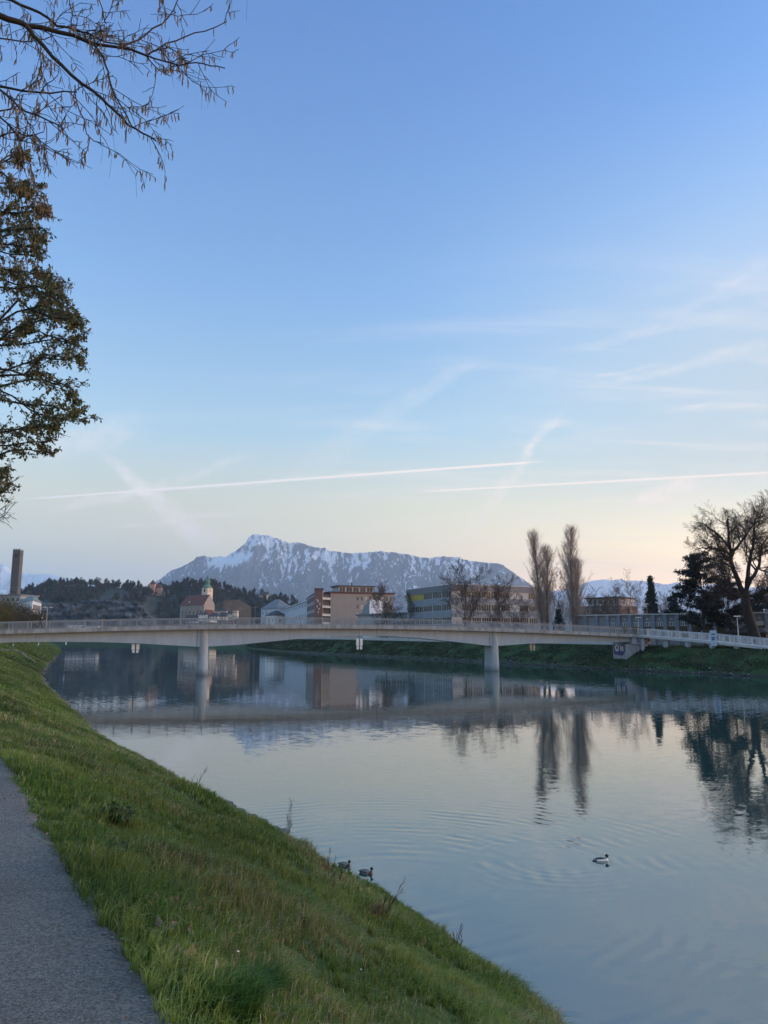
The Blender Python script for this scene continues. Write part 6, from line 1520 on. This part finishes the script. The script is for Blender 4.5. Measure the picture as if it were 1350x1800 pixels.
# --- cars on the quay
def car_proto(paint, label):
    o = thing('parked_car', label, 'car', (0, 0, 0), 0, 'cars parked along the far quay')
    m = MB(); pr = [(-2.1, .35), (-2.15, .75), (-2.0, .95), (-1.5, 1.0), (-1.0, 1.40), (.55, 1.42), (1.15, .98), (1.9, .85), (2.15, .65), (2.1, .35)]
    n = len(pr); m.add([(x, -.85, z) for x, z in pr]+[(x, .85, z) for x, z in pr], [tuple(range(n)), tuple(range(n, 2*n))[::-1]]+[(i, n+i, n+(i+1) % n, (i+1) % n) for i in range(n)]); m.build('body', paint, o)
    for s_ in (-1, 1): m = MB(); y = .86*s_; m.add([(-1.35, y, 1.0), (-.95, y, 1.33), (.5, y, 1.35), (1.0, y, 1.0)], [(0, 1, 2, 3)]); m.build('side_window', GLASS, o)
    for x in (-1.35, 1.35):
        for s_ in (-1, 1):
            m = MB(); m.tube([(x, s_*.70, .33), (x, s_*.88, .33)], .33, 14); w_ = m.build('wheel', DARKM, o); m = MB(); m.tube([(x, s_*.86, .33), (x, s_*.89, .33)], .18, 10); m.build('rim', STEEL, w_)
    return o
CW, CB, CR = mat('white_car_paint', (.65, .66, .68), .3), mat('dark_car_paint', (.03, .035, .05), .3), mat('red_car_paint', (.25, .03, .03), .3)
for i, (px, D, pt_, lab) in enumerate([(520, 380, CB, 'dark car parked at the left end of the quay, seen under the middle span'), (535, 365, CW, 'first white car from the left on the quay'), (549, 352, CR, 'red car parked between two white cars on the quay'), (562, 340, CW, 'second white car from the left on the quay'), (590, 325, CB, 'dark car parked right of the white cars on the quay'), (606, 315, CW, 'white car nearest the hanging boards on the quay')]):
    c = car_proto(pt_, lab); p = at(px, 1120, D); q_, w_ = qw(p); w2 = float(w_far(q_))+14; X_, Y_ = unqw(q_, w2); c.location = (X_, Y_, float(z_far(q_))*1.01); c.rotation_euler = (0, 0, math.atan2(A2[1], A2[0])+.2)
# ------------------------------------------------------------ branches overhead
CAT = mat('catkin', (.15, .11, .055), .85, var=.35, scale=30); TWB = mat('dark_twig', (.030, .024, .022), .9, var=.3, scale=8); LF = mat('young_leaf', (.085, .105, .045), .7, var=.4, scale=6, trans=.3); LFB = mat('bronze_leaf', (.16, .11, .05), .7, var=.4, scale=6, trans=.25)
YA = 4.7
root_a = Vector((-5.9, 4.3, 3.4))
ta_ = thing('catkin_tree', 'overhanging branches hung with brown catkins at the top left, over the path', 'tree', root_a)
t = Tree(301); rng = t.rng
t.limb([Vector((0, 0, 0)), Vector((.1, .05, 2)), Vector((.05, .1, 4)), Vector((.25, .2, 6.5)), Vector((.3, .2, 8.2))], .22, .08, 0)
def A3(pts, y0, y1, Y=YA, root=root_a):
    n = len(pts)-1; return [at(x, y, Y+y0+(y1-y0)*i/max(n, 1))-root for i, (x, y) in enumerate(pts)]
LA = [
 ([(-260, -60), (-120, -20), (-40, 12), (0, 28), (30, 38), (48, 46), (100, 56), (160, 76), (200, 82), (258, 98)], .030, .008, 0, .3, 1),
 ([(258, 98), (275, 88), (292, 76), (325, 65), (360, 55), (398, 38)], .007, .0035, .3, .5, 2),
 ([(258, 98), (290, 108), (315, 115), (345, 110), (370, 116), (395, 120)], .006, .0035, .3, .1, 2),
 ([(258, 98), (268, 112), (280, 124), (300, 134)], .005, .003, .3, .4, 2),
 ([(205, 84), (230, 75), (255, 62), (285, 42), (305, 18), (318, -12)], .007, .004, .1, .4, 2),
 ([(46, 46), (60, 64), (78, 82), (110, 116), (145, 148), (178, 172), (205, 198), (225, 220), (250, 234), (275, 248)], .016, .005, 0, .2, 1),
 ([(166, 78), (182, 100), (190, 125), (196, 152), (208, 178), (224, 205), (232, 222)], .008, .004, .1, -.1, 2),
 ([(-200, -90), (-60, -30), (20, 0), (55, 16), (82, 30), (100, 46), (125, 50), (155, 58), (185, 74), (230, 76)], .014, .005, .3, .6, 1),
 ([(-260, 120), (-100, 135), (0, 152), (40, 160), (90, 164), (135, 162)], .012, .004, -.2, -.1, 1),
 ([(-200, 130), (-60, 150), (0, 158), (24, 178), (45, 196), (85, 212), (110, 225)], .010, .004, -.1, -.4, 1),
 ([(-160, 200), (-60, 190), (0, 195), (20, 192), (24, 180)], .008, .004, .1, .2, 2),
 ([(-160, 170), (-40, 190), (0, 206), (22, 228), (34, 250), (40, 268)], .008, .004, .0, .1, 1),
 ([(132, 150), (135, 180), (148, 210), (152, 235), (165, 248), (182, 252)], .0045, .0025, .1, .1, 2),
 ([(-120, 40), (-40, 55), (20, 70), (60, 72), (95, 62)], .008, .003, .5, .5, 2),
 ([(100, 0), (120, -30)], .004, .003, .2, .2, 2), ([(125, 50), (128, 25), (122, 0), (118, -20)], .004, .003, .5, .5, 2), ([(185, 40), (180, 15), (172, -15)], .005, .003, .4, .4, 2),
 ([(-180, 250), (-60, 245), (0, 240), (30, 232), (50, 240), (75, 232)], .007, .003, .2, .0, 1),
]
PA = [dict(k=9, lr=.5, ang=42, start=.12, rr=.5, lift=.0, short=.3, rmin=.0032), dict(k=9, lr=.5, ang=42, start=.12, rr=.5, lift=.0, short=.3, rmin=.0032),
      dict(n=5, k=4, lr=.5, ang=42, wob=.4, up=-.02, start=.2, taper=.5, rr=.7, lift=.0, rmin=.0026), dict(n=3, wob=.35, up=-.04, rmin=.0022, taper=.7)]
for pts, r0, r1, y0, y1, lv in LA:
    p3 = A3(pts, y0, y1); pp_ = [p3[0]]
    for a_, b_ in zip(p3, p3[1:]): pp_ += [a_.lerp(b_, .5)+perp(b_-a_, rng)*(b_-a_).length*.05, b_]
    t.limb(pp_, r0, r1, 1); L = sum((b_-a_).length for a_, b_ in zip(p3, p3[1:]))
    vis = [p for p in pp_]
    q = dict(PA[1]); q['k'] = max(3, int(L*8.5)); P_ = [PA[0], q, PA[2], PA[3]]
    nn = len(vis)-1
    for i in range(q['k']):
        f = rng.random()*nn*.999; j = int(f); b_ = vis[j].lerp(vis[j+1], f-j); dd = (vis[j+1]-vis[j]).normalized(); nd = rotv(dd, perp(dd, rng), R(rng.uniform(25, 65)))
        if nd.x < -.3: nd.x *= -.3
        t.grow(b_, nd, rng.uniform(.16, .42), .0036, 2, P_)
# join the limbs that leave the picture to the trunk
for pts, r0, r1, y0, y1, lv in LA:
    if pts[0][0] < -100: a_ = A3(pts[:1], y0, y0)[0]; h_ = min(max(a_.z-.5, 2.5), 7.8); t.limb([Vector((.2, .15, h_)), (Vector((.2, .15, h_))+a_)/2+Vector((0, 0, -.05)), a_], r0*1.8, r0, 1)
S = []; SW = []
for seg in t.seg[2]+t.seg[3]+[s for s in t.seg[1] if s[6] < .009 and s[0] > 2.0]:
    a_, b_ = Vector(seg[:3]), Vector(seg[3:6])
    if rng.random() < .30:
        for k in range(rng.choice([1, 1, 2, 2])):
            p = a_.lerp(b_, rng.random()); l = rng.uniform(.034, .062); o_ = Vector((rng.gauss(0, .006), rng.gauss(0, .006), -.008)); p1 = p+o_; p2 = p1+Vector((rng.gauss(0, .004), rng.gauss(0, .004), -l*.5)); p3 = p2+Vector((rng.gauss(0, .004), rng.gauss(0, .004), -l*.5))
            S += [(*p1, *p2, .0033, .0042), (*p2, *p3, .0042, .0022)]; SW.append((*p, *p1, .0016, .0016))
    if rng.random() < .05: p = b_; dn = Vector((rng.uniform(-.02, .05), 0, -rng.uniform(.10, .2))); SW.append((*p, *(p+dn), .0011, .0009))
t.seg[4] = SW
plant(ta_, t.meshes([('trunk', [0], BARK, 10), ('branch', [1], TWB, 7), ('twigs', [2, 3, 4], TWB, 3)])); link('catkins', tubes('catkins', np.array(S), 5, CAT), ta_)

root_b = Vector((-9.4, 9.4, 3.4)); YB = 9.4
tb_ = thing('leafing_tree', 'tree with small young leaves reaching in from the left edge beside the path', 'tree', root_b)
t = Tree(302); rng = t.rng
t.limb([Vector((0, 0, 0)), Vector((.1, .05, 2.5)), Vector((.0, .1, 5)), Vector((.2, .2, 8)), Vector((.3, .2, 11))], .26, .07, 0)
LB = [
 [(-150, 330), (-60, 300), (0, 288), (30, 272), (52, 268)], [(-150, 350), (-60, 330), (0, 322), (40, 322), (70, 330)], [(-150, 400), (-40, 380), (10, 372), (55, 362), (88, 372)], [(-120, 430), (-30, 410), (20, 405), (60, 402), (74, 425)],
 [(-150, 440), (-60, 430), (0, 442), (40, 448), (75, 455)], [(-150, 500), (-60, 480), (0, 470), (50, 478), (90, 488), (112, 510)], [(-150, 560), (-60, 520), (0, 505), (60, 502), (100, 520), (125, 538)],
 [(-150, 620), (-60, 600), (0, 596), (30, 575), (60, 567), (100, 560), (140, 556)], [(-150, 600), (-40, 580), (30, 548), (80, 540), (118, 552), (135, 562)],
 [(-150, 690), (-60, 668), (0, 655), (40, 640), (80, 622), (115, 630), (148, 632)], [(-120, 640), (-40, 620), (20, 605), (70, 600), (110, 600), (135, 608)],
 [(-150, 730), (-60, 708), (0, 702), (50, 712), (90, 714), (120, 722), (142, 738)], [(-120, 690), (-30, 680), (30, 672), (80, 668), (125, 682), (138, 695)],
 [(-150, 800), (-60, 780), (0, 760), (40, 752), (70, 748), (92, 752)], [(-120, 830), (-40, 810), (10, 795), (50, 790), (82, 798)], [(-120, 860), (-40, 840), (0, 830), (12, 822)], [(-120, 900), (-40, 880), (0, 868), (12, 860)],
]
PB = [dict(k=9), dict(k=8), dict(n=4, k=4, lr=.5, ang=40, wob=.3, up=.0, start=.15, taper=.5, rr=.7, rmin=.0035, lift=-.02), dict(n=2, wob=.3, up=-.05, rmin=.003, taper=.7)]
LP = []; LK = []; CS = []
for n_, pts in enumerate(LB):
    for rep in range(2):
        dy0 = rng.uniform(-1.3, 1.3); jx_ = [(x+(rng.uniform(-16, 4) if rep else 0), y+(rng.uniform(-22, 22) if rep else 0)) for x, y in pts]
        p3 = A3(jx_, dy0, dy0+rng.uniform(-.6, .6), YB, root_b); pp_ = [p3[0]]
        for a_, b_ in zip(p3, p3[1:]): pp_ += [a_.lerp(b_, .5)+perp(b_-a_, rng)*(b_-a_).length*.06, b_]
        t.limb(pp_, .018, .005, 1); nn = len(pp_)-1; L = sum((b_-a_).length for a_, b_ in zip(p3, p3[1:]))
        h_ = min(max(pp_[0].z-1, 2.5), 10.5); t.limb([Vector((.2, .15, h_)), pp_[0]], .035, .018, 1)
        for i in range(int(L*13)):
            f = rng.random()**.8*nn*.999; j = int(f); b_ = pp_[j].lerp(pp_[j+1], f-j); dd = (pp_[j+1]-pp_[j]).normalized(); nd = rotv(dd, perp(dd, rng), R(rng.uniform(25, 60)))
            t.grow(b_, nd, rng.uniform(.10, .30)*(1.25-.55*f/nn), .0042, 2, PB)
upper = at(0, 470, YB).z-root_b.z
for seg in t.seg[2]+t.seg[3]:
    a_, b_ = Vector(seg[:3]), Vector(seg[3:6])
    for k in range(rng.choice([1, 2, 2, 3])):
        p = a_.lerp(b_, rng.random()); LP.append((p.x+rng.gauss(0, .012), p.y+rng.gauss(0, .012), p.z+rng.gauss(0, .012)))
    if a_.z > upper-.6 and rng.random() < (.4 if a_.z > upper else .06):
        p = b_; l = rng.uniform(.05, .09); CS += [(*p, *(p+Vector((0, 0, -l*.5))), .006, .007), (*(p+Vector((0, 0, -l*.5))), *(p+Vector((rng.gauss(0, .006), 0, -l))), .007, .004)]
LP = np.array(LP); kx = np.random.default_rng(1).random(len(LP)) < .15
plant(tb_, t.meshes([('trunk', [0], BARK, 10), ('branch', [1], TWB, 6), ('twigs', [2, 3], TWB, 3)]))
link('leaves', tris('leaves', LP[~kx], np.full((~kx).sum(), .044), LF, 5, 1.15, None, .55), tb_); link('bronze_leaves', tris('bronze_leaves', LP[kx], np.full(kx.sum(), .042), LFB, 6, 1.15, None, .55), tb_)
link('catkins', tubes('catkins', np.array(CS), 4, CAT), tb_)
# bare twig tips below the leafing tree
rc = Vector((-13, 16, 3.6)); tc_ = thing('bare_roadside_tree', 'thin bare twigs at the left edge under the leafing tree', 'tree', rc); t = Tree(303)
t.limb([Vector((0, 0, 0)), Vector((.1, 0, 3)), Vector((.3, .1, 6))], .14, .05, 0)
P_ = [dict(k=8), dict(k=8), dict(n=4, k=4, lr=.5, ang=35, wob=.3, up=.05, start=.15, taper=.5, rr=.7, rmin=.005, lift=.1), dict(n=3, wob=.3, up=.05, rmin=.004, taper=.7)]
for pts in ([(-120, 880), (-40, 895), (-5, 900), (8, 890)], [(-120, 900), (-40, 915), (-4, 912), (10, 905)], [(-100, 850), (-30, 860), (0, 862), (10, 852)]):
    p3 = A3(pts, 0, 0, 16, rc); t.limb([Vector((.2, 0, 4.0))]+p3, .03, .006, 1)
    for i in range(8): f = t.rng.random()*2.99; j = int(f); b_ = p3[j].lerp(p3[j+1], f-j); t.grow(b_, (p3[j+1]-p3[j])+Vector((0, 0, t.rng.uniform(-.3, .5))), .35, .007, 2, P_)
plant(tc_, t.meshes([('trunk', [0], BARK, 8), ('branch', [1], TWB, 5), ('twigs', [2, 3], TWB, 3)]))
# ------------------------------------------------------------ haze
hz = bpy.data.materials.new('haze'); hz.use_nodes = True; nt = hz.node_tree
nt.nodes.remove(nt.nodes['Principled BSDF'])
pv = nt.nodes.new('ShaderNodeVolumePrincipled'); pv.inputs['Density'].default_value = HAZE
pv.inputs['Color'].default_value = (.56, .78, 1.0, 1); pv.inputs['Anisotropy'].default_value = .0
nt.links.new(pv.outputs[0], nt.nodes['Material Output'].inputs['Volume'])
o = MB().box(-19000, 19000, -4000, 20500, -4, 1900).build('haze', hz)
tag(o, kind='stuff')
